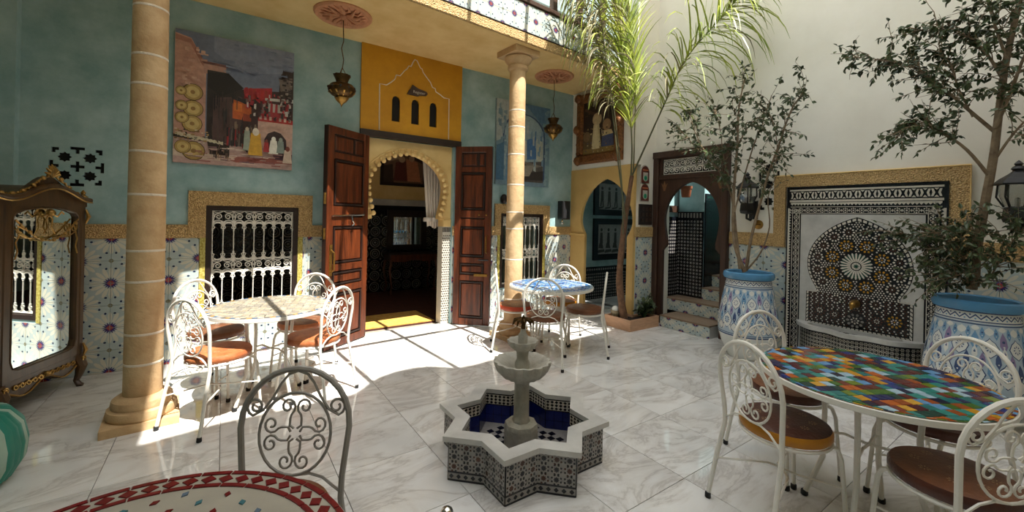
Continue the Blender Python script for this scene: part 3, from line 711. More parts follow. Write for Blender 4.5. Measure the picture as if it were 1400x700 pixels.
# market street
w, h = 1.02, 1.29
o = canvas('market_painting', 'unframed canvas of a market street with hanging baskets and robed shoppers', 'painting', (.10, YB - .001, 1.955), 0, w, h, .035, (150, 126, 108))
b = MB(); mats = []; cols = {}; ly = [-.0354]
X = lambda u: (u - .5) * w
def A(c, pts): ly[0] -= .00012; art(b, mats, cols, [(X(u), (1 - v) * h) for u, v in pts], c, ly[0])
def el(c, u, v, r, q=None, n=14): A(c, [(u + r * cos(2 * pi * i / n), v + (q or r * .8) * sin(2 * pi * i / n)) for i in range(n)])
A((112, 122, 146), [(0, 1), (1, 1), (1, 0), (0, 0)])
A((132, 142, 166), [(.3, .0), (1, .0), (1, .18), (.55, .25), (.3, .12)])
A((196, 152, 136), [(0, .03), (.12, .05), (.24, .24), (.24, .80), (0, .86)])
A((168, 118, 104), [(.0, .04), (.12, .06), (.24, .24), (.215, .25), (.11, .09), (0, .08)])
A((180, 140, 128), [(.22, .22), (.40, .22), (.40, .30), (.22, .30)]); A((120, 80, 76), [(.2, .205), (.4, .21), (.42, .23), (.22, .225)])
A((42, 34, 36), [(.25, .27), (.40, .27), (.54, .38), (.54, .80), (.25, .84)])
A((24, 20, 24), [(.26, .29), (.42, .27), (.55, .37), (.36, .46), (.26, .40)])
A((88, 66, 66), [(.30, .48), (.52, .44), (.66, .50), (.66, .84), (.30, .84)])
A((60, 34, 36), [(.54, .38), (1, .34), (1, .70), (.54, .70)])
A((176, 40, 52), [(.55, .37), (.80, .33), (.80, .41), (.72, .44), (.56, .45)])
for k in range(7): A((156 + 6 * k % 30, 28 + 9 * (k % 3), 40), [(.56 + .035 * k, .36), (.585 + .035 * k, .355), (.59 + .035 * k, .45 + .02 * (k % 2)), (.555 + .035 * k, .45)])
A((196, 96, 44), [(.46, .47), (.62, .50), (.62, .63), (.46, .62)]); A((216, 120, 52), [(.47, .49), (.54, .50), (.54, .56), (.47, .56)]); A((150, 64, 40), [(.55, .57), (.62, .58), (.62, .63), (.55, .63)])
A((40, 36, 38), [(.45, .43), (.65, .49), (.65, .52), (.45, .46)])
A((200, 198, 196), [(.74, .42), (1, .40), (1, .43), (.74, .44)]); A((164, 46, 54), [(.72, .45), (.95, .47), (.94, .58), (.70, .58)])
for k in range(6): A((190 - 20 * (k % 2), 176, 170), [(.72 + .045 * k, .46), (.745 + .045 * k, .46), (.74 + .045 * k, .53), (.72 + .045 * k, .53)])
A((58, 44, 42), [(.9, .16), (1, .16), (1, .4), (.86, .4), (.87, .3)]); A((132, 120, 116), [(.86, .24), (.97, .24), (.98, .34), (.88, .34)])
A((206, 172, 160), [(.68, .60), (1, .60), (1, .85), (.68, .85)])
A((178, 46, 48), [(.68, .585), (1, .58), (1, .615), (.68, .615)])
for k in range(7): A((206, 172, 160), [(.69 + .045 * k, .57), (.712 + .045 * k, .57), (.712 + .045 * k, .60), (.69 + .045 * k, .60)])
A((58, 40, 44), [(.74, .86), (.74, .76), (.77, .71), (.83, .685), (.89, .70), (.94, .75), (.95, .86)])
A((188, 158, 152), [(0, .82), (1, .84), (1, 1), (0, 1)]); A((158, 92, 84), [(.35, .93), (.98, .90), (1, .95), (.5, .97)]); A((94, 70, 84), [(.8, .86), (1, .87), (1, .93), (.84, .92)])
A((206, 186, 170), [(0, .90), (.5, .93), (.4, .97), (0, .95)])
for (u, v, r) in ((.14, .46, .075), (.145, .585, .075), (.14, .70, .075), (.052, .46, .04), (.058, .57, .045), (.062, .66, .05), (.155, .905, .085), (.072, .88, .06)):
    el((92, 70, 40), u, v, r * 1.08); el((176, 148, 88), u, v, r); el((206, 182, 120), u, v, r * .72); el((150, 116, 66), u, v, r * .25)
A((52, 38, 34), [(.0, .79), (.26, .80), (.44, .84), (.44, .92), (.28, .92), (.26, .83), (0, .81)])
for k in range(12): el((214, 204, 180), .03 + .032 * k, .785 + .004 * k, .02, .014, 8)
for k in range(16): A([(150, 40, 44), (70, 60, 66), (116, 104, 96), (30, 26, 30)][k % 4], [(.42 + .016 * k, .70 + .01 * (k % 3)), (.44 + .016 * k, .70), (.445 + .016 * k, .84), (.415 + .016 * k, .84)])
def figure(u, v0, v1, wd, c, hc): A(c, [(u - wd * .35, v0 + .04), (u + wd * .35, v0 + .04), (u + wd * .55, v1), (u - wd * .55, v1)]); el(hc, u, v0 + .03, wd * .26, wd * .28, 10)
RK = random.Random(3)
def strokes(n, u0, u1, v0, v1, pal, su, sv):
    for k in range(n):
        u, v = RK.uniform(u0, u1), RK.uniform(v0, v1); a, e = su * RK.uniform(.4, 1), sv * RK.uniform(.4, 1)
        u = min(max(u, .01), .985 - a); v = min(max(v, .01), .985 - e); A(RK.choice(pal), [(u, v + e * RK.random() * .3), (u + a, v), (u + a, v + e), (u, v + e * RK.uniform(.7, 1))])
strokes(60, .44, .68, .64, .84, [(40, 34, 36), (150, 44, 46), (96, 84, 80), (60, 48, 50), (132, 112, 96)], .02, .07)
strokes(70, .56, .99, .38, .58, [(150, 32, 44), (186, 52, 60), (70, 40, 42), (196, 186, 180), (44, 32, 36), (120, 96, 92)], .03, .05)
strokes(40, .86, .99, .17, .42, [(60, 46, 44), (118, 104, 98), (40, 32, 34), (150, 138, 130)], .04, .025)
strokes(36, .26, .54, .40, .80, [(30, 26, 30), (52, 42, 44), (84, 66, 62)], .016, .14)
strokes(40, .0, .26, .74, .84, [(214, 204, 180), (170, 140, 92), (120, 92, 60), (60, 44, 36)], .03, .015)
strokes(50, .02, .98, .86, .98, [(204, 176, 166), (172, 138, 132), (150, 92, 88), (128, 96, 104), (216, 198, 184)], .12, .012)
strokes(30, .30, .98, .02, .30, [(120, 130, 154), (136, 146, 168), (106, 116, 140)], .10, .02)
strokes(30, .02, .22, .12, .40, [(200, 158, 142), (186, 142, 128), (206, 168, 150)], .05, .03)
strokes(24, .26, .44, .84, .93, [(44, 34, 34), (90, 70, 62), (150, 120, 96)], .012, .05)
for k in range(9): el((206, 172, 160), .715 + .028 * k, .665 - .022 * sin(pi * k / 8) * 1.4, .011, .012, 8)
figure(.585, .67, .87, .06, (150, 160, 148), (190, 176, 160)); figure(.66, .685, .905, .115, (206, 160, 56), (226, 216, 200)); figure(.82, .73, .88, .08, (232, 230, 222), (240, 238, 230))
figure(.885, .73, .87, .07, (132, 146, 140), (150, 160, 152)); figure(.755, .75, .87, .05, (168, 52, 54), (120, 60, 54)); figure(.95, .80, .95, .08, (206, 186, 170), (120, 60, 50))
b.build('picture', mats, o, smooth=False)
# blue archway painting
o = canvas('archway_painting', 'unframed canvas of a blue archway and alley behind the column', 'painting', (3.77, YB - .001, 1.975), 0, 1.01, 1.26, .035, (150, 168, 178))
b = MB(); mats = []; cols = {}; w, h = 1.01, 1.26; ly = [-.0354]
A((112, 138, 156), [(0, 1), (1, 1), (1, 0), (0, 0)]); A((170, 178, 178), [(0, 0), (.30, 0), (.28, .4), (.0, .5)]); A((86, 122, 152), [(.5, 0), (1, 0), (1, .3), (.8, .2)]); A((128, 160, 168), [(.86, .2), (1, .2), (1, 1), (.92, 1)])
arcp = [(.14, .95), (.14, .42)] + [(.51 - .37 * cos(a), .40 - .26 * sin(a)) for a in [pi * i / 12 for i in range(13)]] + [(.88, .95)]
A((60, 84, 116), [(.51 + (u - .51) * 1.08, v - .015) for u, v in arcp]); A((150, 172, 180), arcp)
A((98, 136, 164), [(.2, .5), (.44, .40), (.46, .95), (.16, .95)]); A((76, 120, 168), [(.55, .44), (.72, .38), (.74, .66), (.56, .68)]); A((186, 190, 176), [(.74, .40), (.86, .44), (.87, .75), (.74, .66)])
A((196, 196, 184), [(.45, .45), (.55, .45), (.55, .7), (.46, .7)]); A((86, 82, 78), [(.45, .72), (.87, .68), (.88, .95), (.2, .95)]); A((128, 122, 112), [(.5, .70), (.86, .74), (.6, .80)]); A((54, 50, 50), [(.55, .84), (.88, .80), (.88, .92), (.5, .93)])
strokes(40, .0, .14, .02, .95, [(124, 148, 160), (112, 140, 156), (136, 156, 166), (104, 132, 150)], .06, .10)
strokes(40, .16, .86, .25, .70, [(120, 150, 172), (150, 172, 184), (90, 126, 160), (176, 186, 184)], .05, .14)
strokes(40, .88, .99, .02, .98, [(120, 150, 166), (136, 164, 174), (104, 136, 158)], .08, .10)
A((150, 144, 132), [(.46, .76), (.7, .74), (.6, .88), (.3, .9)]); A((70, 110, 140), [(0, .55), (.13, .5), (.13, .95), (0, .95)])
b.build('picture', mats, o, smooth=False)

# ornate framed picture on the white wall above the arch
o = thing('framed_picture', 'heavy carved gilt frame around a dark figure picture above the pointed arch', 'painting', (XA + .011, 5.065, 2.37), RW)
w, h, fw = .96, 1.13, .15
MB().bb(fw, w - fw, -.03, -.004, fw, h - fw).build('backing', [paint((44, 30, 24))], o, smooth=False)
fb = MB()
for (x0, x1, z0, z1) in ((0, w, 0, fw), (0, w, h - fw, h), (0, fw, fw, h - fw), (w - fw, w, fw, h - fw)): fb.cbox(x0, x1, -.07, 0, z0, z1, .03)
gfr = mat('antique_gilt', (96, 58, 30), .45, metal=.3, scale=30, col2=(150, 98, 52), bump=.6, bscale=60)
fr = fb.build('frame', [gfr], o, smooth=False)
for i in range(26):
    t = i / 26.0; per = 2 * (w + h); d = t * per
    if d < w: p = (d, fw * .45)
    elif d < w + h: p = (w - fw * .45, d - w)
    elif d < 2 * w + h: p = (d - w - h, h - fw * .45)
    else: p = (fw * .45, d - 2 * w - h)
    ob = MB(); ob.tube(XZ(spiral(0, 0, .008, .035, i, 1.3, 10), 0), .010, 5); ob.build('carving', [gfr], fr, (p[0], -.072, p[1]))
for cx_, cz_ in ((.06, .06), (w - .06, .06), (.06, h - .06), (w - .06, h - .06), (.04, h / 2), (w - .04, h / 2)): MB().ball((cx_, -.06, cz_), .07, 0, 10, sz=1.1).build('carving', [gfr], fr)
b = MB(); mats = []; cols = {}; ly = [-.031]; W0, H0 = w - 2 * fw, h - 2 * fw
def A(c, pts): ly[0] -= .00012; art(b, mats, cols, [(fw + u * W0, fw + (1 - v) * H0) for u, v in pts], c, ly[0])
A((52, 34, 26), [(0, 1), (1, 1), (1, 0), (0, 0)]); A((84, 58, 42), [(.05, .1), (.5, .28), (.95, .08), (.95, .14), (.5, .34), (.05, .16)]); A((102, 82, 54), [(0, .62), (.3, .6), (.36, .98), (0, 1)])
A((206, 186, 140), [(.34, .46), (.52, .46), (.60, .94), (.28, .94)]); A((176, 142, 96), [(.42, .46), (.5, .46), (.52, .9), (.44, .9)]); el((186, 158, 120), .45, .36, .15, .12); el((206, 182, 140), .45, .44, .08, .07); el((120, 86, 62), .45, .33, .08, .05)
el((150, 118, 84), .76, .50, .13, .11); A((70, 76, 104), [(.62, .66), (.95, .64), (.98, .95), (.6, .95)]); A((196, 174, 130), [(.6, .60), (.9, .60), (.96, .68), (.62, .70)]); A((140, 112, 60), [(0, .9), (1, .9), (1, 1), (0, 1)]); el((128, 100, 70), .12, .66, .12, .1)
strokes(50, .0, .95, .5, .98, [(130, 100, 60), (186, 160, 110), (70, 54, 40), (96, 84, 90), (206, 186, 140)], .06, .035)
strokes(24, .05, .95, .02, .3, [(60, 40, 30), (80, 56, 40), (44, 30, 24)], .12, .03)
el((196, 170, 128), .45, .37, .11, .09); A((212, 194, 150), [(.38, .48), (.50, .48), (.56, .92), (.32, .92)])
b.build('picture', mats, o, smooth=False)

# alcove pictures
def sketch(label, x0, x1, z0, z1, kind):
    o = thing('framed_sketch', label, 'picture', ((x0 + x1) / 2, AY, z0)); hw, hh = (x1 - x0) / 2, z1 - z0
    MB().plate(rect(-hw, hw, 0, hh), [rect(-hw + .11, hw - .11, .11, hh - .11)], -.045, -.001).build('frame', ['zblack'], o, smooth=False)
    MB().bb(-hw + .11, hw - .11, -.012, -.001, .11, hh - .11).build('paper', [paint((150, 146, 142))], o, smooth=False)
    b = MB(); W0, H0 = 2 * hw - .26, hh - .26
    for k in range(5):
        u = -W0 / 2 + W0 * (k + .5) / 5
        b.poly(circ(u, .13 + H0 * .84, .032, 8), -.0125); b.poly([(u - .04, .13 + H0 * .35), (u + .04, .13 + H0 * .35), (u + .03, .13 + H0 * .74), (u - .03, .13 + H0 * .74)], -.0125)
        if kind: b.poly([(u - .075, .13 + H0 * .18), (u + .06, .13 + H0 * .16), (u + .03, .13 + H0 * .36), (u - .05, .13 + H0 * .36)], -.0125); b.poly([(u - .1, .13), (u + .1, .13 + .02), (u + .08, .13 + .07), (u - .07, .13 + .06)], -.0125)
        else: b.poly([(u - .05, .13 + .04), (u - .02, .13 + .04), (u + .005, .13 + H0 * .36), (u - .035, .13 + H0 * .36)], -.0125); b.poly([(u + .02, .13 + .02), (u + .05, .13 + .03), (u + .035, .13 + H0 * .36), (u, .13 + H0 * .36)], -.0125); b.poly([(u - .12, .13 - .01), (u + .03, .13 + .01), (u + .03, .13 + .04), (u - .1, .13 + .02)], -.0125)
    b.build('drawing', [paint((58, 54, 52))], o, smooth=False)
sketch('black framed sketch of standing figures, the upper one in the alcove', 5.63, 6.85, 1.56, 2.27, 0)
sketch('black framed sketch of seated figures, the lower one in the alcove', 5.63, 6.85, .72, 1.50, 1)

# plaques on the tiled pier
for k, (z0, lab) in enumerate(((2.03, 'small arched guest-house plaque, upper of the two on the pier'), (1.77, 'small arched guest-house plaque, lower of the two on the pier'))):
    o = thing('arched_plaque', lab, 'plaque', (5.02, YP, z0), 0, 'arched plaques on the tiled pier')
    MB().prism(arch_pts(0, .10, -.012, .16, .262, pointed=.1, n=8), -.008, -.0005).build('rim', ['zwhite'], o, smooth=False)
    MB().prism(arch_pts(0, .085, .0, .155, .245, pointed=.1, n=8), -.016, -.008).build('board', [paint((92, 38, 28))], o, smooth=False)
    MB().prism([(x, .17 - z) for x, z in arch_pts(0, .052, .02, .10, .15, pointed=.1, n=6)], -.018, -.016).build('inset', ['zwhite'], o, smooth=False)
    MB().prism(circ(0, .068, .036, 14), -.0195, -.018).build('emblem', [paint((40, 150, 110))], o, smooth=False)
    MB().prism(starp(0, .068, .022, .010, 5, pi / 2), -.0205, -.0195).build('emblem_star', [paint((28, 110, 82))], o, smooth=False)
    MB().bb(-.06, .06, -.018, -.016, .178, .192).build('lettering_band', [paint((206, 116, 70))], o, smooth=False)
o = thing('carved_panel', 'dark carved wooden panel hung under the arched plaques', 'panel', (5.045, YP, 1.42))
MB().cbox(-.145, .145, -.022, -.0005, 0, .30, .006).build('board', ['darkwood'], o, smooth=False)
for i in range(3):
    for j in range(3): MB().prism(starp(-.08 + .08 * i, .07 + .08 * j, .034, .018, 4, pi / 4), -.030, -.022).build('carved_motif', ['frwood'], o, smooth=False)

# speaker beside the window, small dark knob on the wall
o = thing('wall_speaker', 'small black loudspeaker mounted beside the right window', 'speaker', (4.57, YB, 1.40))
MB().cbox(-.085, .085, -.15, -.03, .07, .37, .01).build('case', ['iron'], o, smooth=False)
MB().cbox(-.07, .07, -.156, -.15, .085, .355, .004).build('grille', [paint((34, 34, 36))], o, smooth=False)
MB().tube([(0, -.0, .02), (0, -.05, .02), (0, -.06, .08)], .015, 7).ball((0, -.05, .01), .025).build('bracket', ['chrome'], o)
tag(MB().ball((0, -.012, 0), .055, sz=1.3).build('dark_wall_knob', ['darkwood'], None, (3.42, YB - .03, 1.76)), 'small dark rounded knob above the right window surround', 'knob')

# ================================================================== CEILING LAMPS
def pendant(x, y, zc, s, label, mlabel):
    m = thing('ceiling_medallion', mlabel, 'medallion', (x, y, ZS), 0, 'gypsum medallions on the gallery ceiling')
    MB().lathe([(.285, 0), (.285, -.012), (.27, -.028), (.25, -.022), (.24, -.012), (.02, -.012)], 36).build('disc', ['med'], m)
    for k in range(10):
        a = 2 * pi * k / 10; lf = MB()
        lf.tube([(cos(a) * .04, sin(a) * .04, -.016), (cos(a + .15) * .13, sin(a + .15) * .13, -.040), (cos(a) * .22, sin(a) * .22, -.016)], [.008, .020, .005], 6)
        lf.tube([(cos(a + .3) * .12 + .0, sin(a + .3) * .12, -.016), (cos(a + .42) * .17, sin(a + .42) * .17, -.028), (cos(a + .3) * .225, sin(a + .3) * .225, -.014)], [.006, .014, .005], 6)
        lf.build('leaf_relief', ['med'], m)
    MB().ball((0, 0, -.02), .035).build('boss', ['med'], m)
    o = thing('pendant_lamp', label, 'pendant lamp', (x, y, zc), 0, 'pierced brass lamps under the gallery')
    top = ZS - .06 - zc
    MB().tube([(0, 0, .20 * s), (.012, 0, .30 * s), (-.010, .004, .42 * s), (.008, 0, top * .7), (0, 0, top)], .005, 5).build('chain', ['bronze'], o)
    for k in range(3):
        a = 2 * pi * k / 3; MB().tube([(.055 * s * cos(a), .055 * s * sin(a), .125 * s), (0, 0, .22 * s)], .004, 5).build('chain_leg', ['bronze'], o)
    MB().lathe([(.06 * s, .05 * s), (.058 * s, .075 * s), (.072 * s, .11 * s), (.085 * s, .14 * s), (.076 * s, .14 * s), (.055 * s, .10 * s)], 20, mod=lambda a, i: 1 + (.06 * cos(10 * a) if i in (3, 4) else 0)).build('crown', ['bronze'], o)
    MB().lathe([(.05 * s, .06 * s), (.105 * s, .04 * s), (.135 * s, 0), (.13 * s, -.03 * s), (.10 * s, -.07 * s), (.06 * s, -.09 * s)], 28, mod=lambda a, i: 1 + .03 * abs(cos(5 * a))).build('body', ['bronze'], o)
    for k in range(10):
        a = 2 * pi * k / 10; q = MB(); q.ball((.128 * s * cos(a), .128 * s * sin(a), .0), .016 * s); q.build('pierced_boss', ['iron'], o)
        q = MB(); q.tube([(.125 * s * cos(a + .3), .125 * s * sin(a + .3), -.035 * s), (.062 * s * cos(a + .3), .062 * s * sin(a + .3), -.088 * s)], [.014 * s, .006 * s], 6); q.build('lobe', ['brass'], o)
    MB().lathe([(.062 * s, -.085 * s), (.07 * s, -.10 * s), (.05 * s, -.13 * s), (.02 * s, -.155 * s), (.008 * s, -.17 * s), (.001, -.195 * s)], 20).build('finial', ['brass'], o)
pendant(.99, 4.59, 2.79, 1.0, 'brass pendant lamp on a chain between the market painting and the mustard panel', 'pink gypsum ceiling medallion over the lamp by the mustard panel')
pendant(3.93, 4.67, 2.80, 1.0, 'brass pendant lamp on a chain beside the blue archway painting', 'pink gypsum ceiling medallion over the lamp by the archway painting')

# ================================================================== CHAIRS AND TABLES
def ring(b, rx, rz, cz, y, r, n=28, m=0, tilt=0.0): b.tube([(rx * cos(2 * pi * i / n), y - tilt * (rz * sin(2 * pi * i / n)), cz + rz * sin(2 * pi * i / n)) for i in range(n)], r, 6, closed=True, m=m)
CHM = {}
def chair_meshes(metal):
    """meshes of one bistro chair; it faces +y, seat centre over the origin"""
    if metal in CHM: return CHM[metal]
    D = {}
    tl = .10                                             # backward lean of the hoop
    yb = lambda z: -.195 - max(0, z - .44) * tl
    half = [(.205, -.275, 0.012), (.192, -.235, .24), (.18, -.197, .42)] + [(x, yb(z), z) for x, z in ((.182, .50), (.192, .60), (.200, .68))]
    arc_ = [(.200 * cos(a), yb(.69 + .205 * sin(a)), .69 + .205 * sin(a)) for a in [pi * i / 14 for i in range(1, 14)]]
    hp = half + arc_ + [(-x, y, z) for x, y, z in reversed(half)]
    D['back_frame'] = MB().tube(hp, .0115, 8).mesh('back_frame', [metal])
    b = MB(); cz = .655
    b.tube([(.132 * cos(2 * pi * i / 28), yb(cz + .15 * sin(2 * pi * i / 28)), cz + .15 * sin(2 * pi * i / 28)) for i in range(28)], .0058, 6, closed=True)
    D['back_oval'] = b.mesh('back_oval', [metal])
    # one heart scroll: points outwards from the middle; four of them, turned by quarter turns
    for q in range(4):
        b = MB(); an = q * pi / 2 + pi / 4
        for s_ in (-1, 1):
            pts = [(.020, s_ * .004), (.045, s_ * .010), (.060, s_ * .030)]
            sp = spiral(.085, s_ * .040, .030, .008, pi + .3 if s_ > 0 else pi - .3, 1.25 * (-1 if s_ > 0 else 1), 14)
            pts = [(.016, s_ * .008), (.034, s_ * .004), (.050, s_ * .020)] + sp
            P = []
            for u, v in pts:
                x, z = cos(an) * u - sin(an) * v, sin(an) * u + cos(an) * v
                z *= 1.12
                P.append((x, yb(cz + z), cz + z))
            b.tube(P, .0046, 5)
        D['heart_scroll%d' % q] = b.mesh('heart_scroll', [metal])
    for s_ in (-1, 1):
        sp = spiral(.150, .755, .010, .034, 0.9, -1.35, 16)
        pts = sp + [(.122, .742), (.088, .79), (.062, .84), (.036, .873), (0, .886)]
        D['side_scroll%d' % s_] = MB().tube([(s_ * x, yb(z), z) for x, z in pts], .0052, 5).mesh('side_scroll', [metal])
        D['strut%d' % s_] = MB().tube([(s_ * x, yb(z), z) for x, z in ((.012, .506), (.06, .512), (.11, .497), (.15, .465), (.178, .445))], .0055, 5).mesh('strut', [metal])
        D['front_leg%d' % s_] = MB().tube([(s_ * .09, .06, .430), (s_ * .125, .125, .428), (s_ * .145, .165, .405), (s_ * .152, .18, .36), (s_ * .168, .205, .012)], .0105, 7).mesh('front_leg', [metal])
    D['seat_ring'] = MB().tube([(.197 * cos(2 * pi * i / 30), .197 * sin(2 * pi * i / 30), .436) for i in range(30)], .0085, 6, closed=True).mesh('seat_ring', [metal])
    D['brace0'] = MB().tube([(.194, -.24, .22), (.06, -.03, .235), (-.06, .03, .235), (-.158, .192, .22)], .0055, 5).mesh('brace', [metal])
    D['brace1'] = MB().tube([(-.194, -.24, .22), (-.06, -.03, .245), (.06, .03, .245), (.158, .192, .22)], .0055, 5).mesh('brace', [metal])
    for k, (x, y) in enumerate(((.205, -.275), (-.205, -.275), (.168, .205), (-.168, .205))):
        D['foot_cap%d' % k] = MB().lathe([(.0135, 0), (.016, .004), (.015, .026), (.011, .03)], 10, c=(x, y, .001)).mesh('foot_cap', ['rubber'])
    CHM[metal] = D; return D
CUSH = {}
def cushion_meshes(top, side):
    if (top, side) in CUSH: return CUSH[(top, side)]
    c = MB().lathe([(.175, .444), (.196, .449), (.204, .462), (.204, .482), (.196, .497), (.165, .506), (.09, .511), (.0, .512)], 32, m=[1, 1, 1, 1, 0, 0, 0], cap=True)
    a = c.mesh('cushion', [top, side])
    s_ = MB()
    for k in range(9):
        an = 2 * pi * k / 8; r = .0 if k == 8 else .115
        for j in range(8):
            t = 2 * pi * j / 8; cx_, cy_ = r * cos(an), r * sin(an); zz = .5125 - r * .02
            s_.add([(cx_ + .006 * cos(t), cy_ + .006 * sin(t), zz), (cx_ + .017 * cos(t - .14), cy_ + .017 * sin(t - .14), zz), (cx_ + .020 * cos(t), cy_ + .020 * sin(t), zz), (cx_ + .017 * cos(t + .14), cy_ + .017 * sin(t + .14), zz)], [(0, 1, 2, 3)])
    CUSH[(top, side)] = (a, s_.mesh('stitched_motif', ['stitch'], smooth=False)); return CUSH[(top, side)]
def chair(loc, face, label, metal='wmetal', top='leather', side='leather', group=None, name='bistro_chair', cat='chair', dz=0):
    c = thing(name, label, cat, (loc[0], loc[1], 0), atan2(face[1], face[0]) - pi / 2, group)
    D = chair_meshes(metal); bf = link('back_frame', D['back_frame'], c); bo = link('back_oval', D['back_oval'], c)
    for k, me in D.items():
        if k in ('back_frame', 'back_oval'): continue
        nm = k.rstrip('-0123456789'); link(nm, me, bo if nm == 'heart_scroll' else (bf if nm == 'side_scroll' else c))
    a, s_ = cushion_meshes(top, side); cu = link('cushion', a, c); stuff(link('stitched_motif', s_, cu))
    return c
def table_base(o, r, zt, metal='wmetal', nl=4, a0=pi / 4, spread=.27):
    MB().lathe([(r - .006, zt - .030), (r, zt - .026), (r, zt - .003), (r - .005, zt)], 56, cap=True).build('rim', [metal], o)
    for k in range(nl):
        a = a0 + 2 * pi * k / nl; c, s_ = cos(a), sin(a)
        MB().tube([(c * .20, s_ * .20, zt - .03), (c * .185, s_ * .185, .50), (c * .19, s_ * .19, .25), (c * spread, s_ * spread, .012)], .0125, 8).build('leg', [metal], o)
        MB().lathe([(.015, 0), (.018, .004), (.017, .026), (.013, .03)], 10, c=(c * spread, s_ * spread, .001)).build('foot_cap', ['rubber'], o)
        MB().tube([(c * .19, s_ * .19, .38), (c * .10, s_ * .10, .41), (0, 0, .40)], .007, 6).build('brace', [metal], o)
def clip_circle(pts, r):
    if all(hypot(*p) > r for p in pts): return None
    return [(p if hypot(*p) <= r else (p[0] * r / hypot(*p), p[1] * r / hypot(*p))) for p in pts]
def hpiece(pts, z, t): 
    n = len(pts); cx_, cy_ = sum(p[0] for p in pts) / n, sum(p[1] for p in pts) / n
    b = MB(); b.add([(p[0] - cx_, p[1] - cy_, 0) for p in pts] + [((p[0] - cx_) * .95, (p[1] - cy_) * .95, t) for p in pts], [tuple(range(n, 2 * n))] + [(i, (i + 1) % n, n + (i + 1) % n, n + i) for i in range(n)])
    return b, (cx_, cy_, z)

# --- bright patchwork table (right)
ZT = .74
TR_ = radians(-28)
tR = thing('mosaic_table', 'round table with a patchwork top of many coloured glazed tiles', 'table', (2.675, .685, 0), TR_)
rT = .478
table_base(tR, rT, ZT - .002, a0=radians(30))
top = MB().lathe([(rT - .008, ZT - .004), (rT - .008, ZT), (.0, ZT)], 56).build('bed', [mat('table_grout', (126, 116, 100), .7)], tR)
PAL = [(46, 112, 110), (62, 128, 122), (58, 134, 124), (150, 78, 38), (178, 94, 40), (96, 40, 36), (84, 30, 40), (44, 58, 120), (40, 44, 88), (98, 146, 190), (160, 186, 200), (190, 140, 38), (204, 156, 60), (70, 108, 44), (110, 128, 46), (34, 66, 58), (120, 58, 46), (30, 30, 56)]
pm_ = [mat('glazed_%d' % i, c, .16, var=.16, scale=30) for i, c in enumerate(PAL)]
rows = 18; rh = 2 * (rT - .01) / rows; pieces = []
R2 = random.Random(5)
for j in range(rows):
    y0 = -(rT - .01) + j * rh; x = -(rT) - R2.random() * .04
    while x < rT:
        w = R2.choice((.040, .046, .052, .058)); j4 = lambda: R2.uniform(-.003, .003)
        p = [(x + .0015 + j4(), y0 + .0015 + j4()), (x + w / 2, y0 + .001 + j4()), (x + w - .0015 + j4(), y0 + .0015 + j4()), (x + w - .0015 + j4(), y0 + rh - .0015 + j4()), (x + w / 2, y0 + rh - .001 + j4()), (x + .0015 + j4(), y0 + rh - .0015 + j4())]
        q = clip_circle(p, rT - .02)
        if q:
            ar = abs(sum(q[i][0] * q[(i + 1) % 6][1] - q[(i + 1) % 6][0] * q[i][1] for i in range(6)) / 2)
            if ar > .0003: pieces.append((q, R2.randrange(len(PAL))))
        x += w
ct, st = cos(TR_), sin(TR_)
pieces.sort(key=lambda t: (lambda cx_, cy_: (2.675 + ct * cx_ - st * cy_) ** 2 + (.685 + st * cx_ + ct * cy_) ** 2)(sum(p[0] for p in t[0]) / 6, sum(p[1] for p in t[0]) / 6))
rest = MB()
for k, (q, ci) in enumerate(pieces):
    if k < 295:
        b, l = hpiece(q, ZT + .0002, .0035); b.build('mosaic_tile', [pm_[ci]], tR, l, smooth=False)
    else:
        rest.add([(p[0], p[1], ZT + .0035) for p in q], [tuple(range(6))], ci)
if rest.f: stuff(rest.build('far_mosaic', pm_, tR, smooth=False))
edge_b = MB()
for k in range(90):
    a, a2 = 2 * pi * k / 90, 2 * pi * (k + .88) / 90
    edge_b.add([(r_ * cos(t), r_ * sin(t), ZT + .002) for r_, t in ((rT - .018, a), (rT - .006, a), (rT - .006, a2), (rT - .018, a2))], [(0, 1, 2, 3)], R2.randrange(len(PAL)))
stuff(edge_b.build('edge_mosaic', pm_, tR, smooth=False))

# --- red and cream table (near)
tN = thing('mosaic_table', 'round cream mosaic table with a border of dark red diamonds', 'table', (-.194, 1.05, 0), 0.0)
rT = .468
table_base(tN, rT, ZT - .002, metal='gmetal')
MB().lathe([(rT - .004, ZT - .004), (rT - .004, ZT), (.0, ZT)], 64).build('bed', [mat('cream_zellige', (158, 152, 138), .35, var=.08, scale=12)], tN)
zred = mat('dark_red_zellige', (104, 20, 22), .25, var=.2, scale=30)
def sector(r0, r1, a0, a1, n=3): return [(r1 * cos(a0 + (a1 - a0) * i / n), r1 * sin(a0 + (a1 - a0) * i / n)) for i in range(n + 1)] + [(r0 * cos(a1 - (a1 - a0) * i / n), r0 * sin(a1 - (a1 - a0) * i / n)) for i in range(n + 1)]
shared = {}
def ring_piece(key, pts, mat_, ang, name):
    if key not in shared: b, l = hpiece(pts, ZT + .0002, .003); shared[key] = (b.mesh(name, [mat_], smooth=False), l)
    me, l = shared[key]; c, s_ = cos(ang), sin(ang)
    return link(name, me, tN, (c * l[0] - s_ * l[1], s_ * l[0] + c * l[1], l[2]), ang)
for k in range(36):
    a = 2 * pi * k / 36
    ring_piece('o', sector(rT - .020, rT - .006, 0, 2 * pi / 36 - .006), zred, a, 'rim_tile'); ring_piece('i', sector(rT - .075, rT - .061, 0, 2 * pi / 36 - .006), zred, a, 'rim_tile')
for k in range(60): ring_piece('d', [(rT - .0405 + .0175, .0), (rT - .0405, .0195), (rT - .0405 - .0175, 0), (rT - .0405, -.0195)], zred, 2 * pi * k / 60, 'red_diamond')
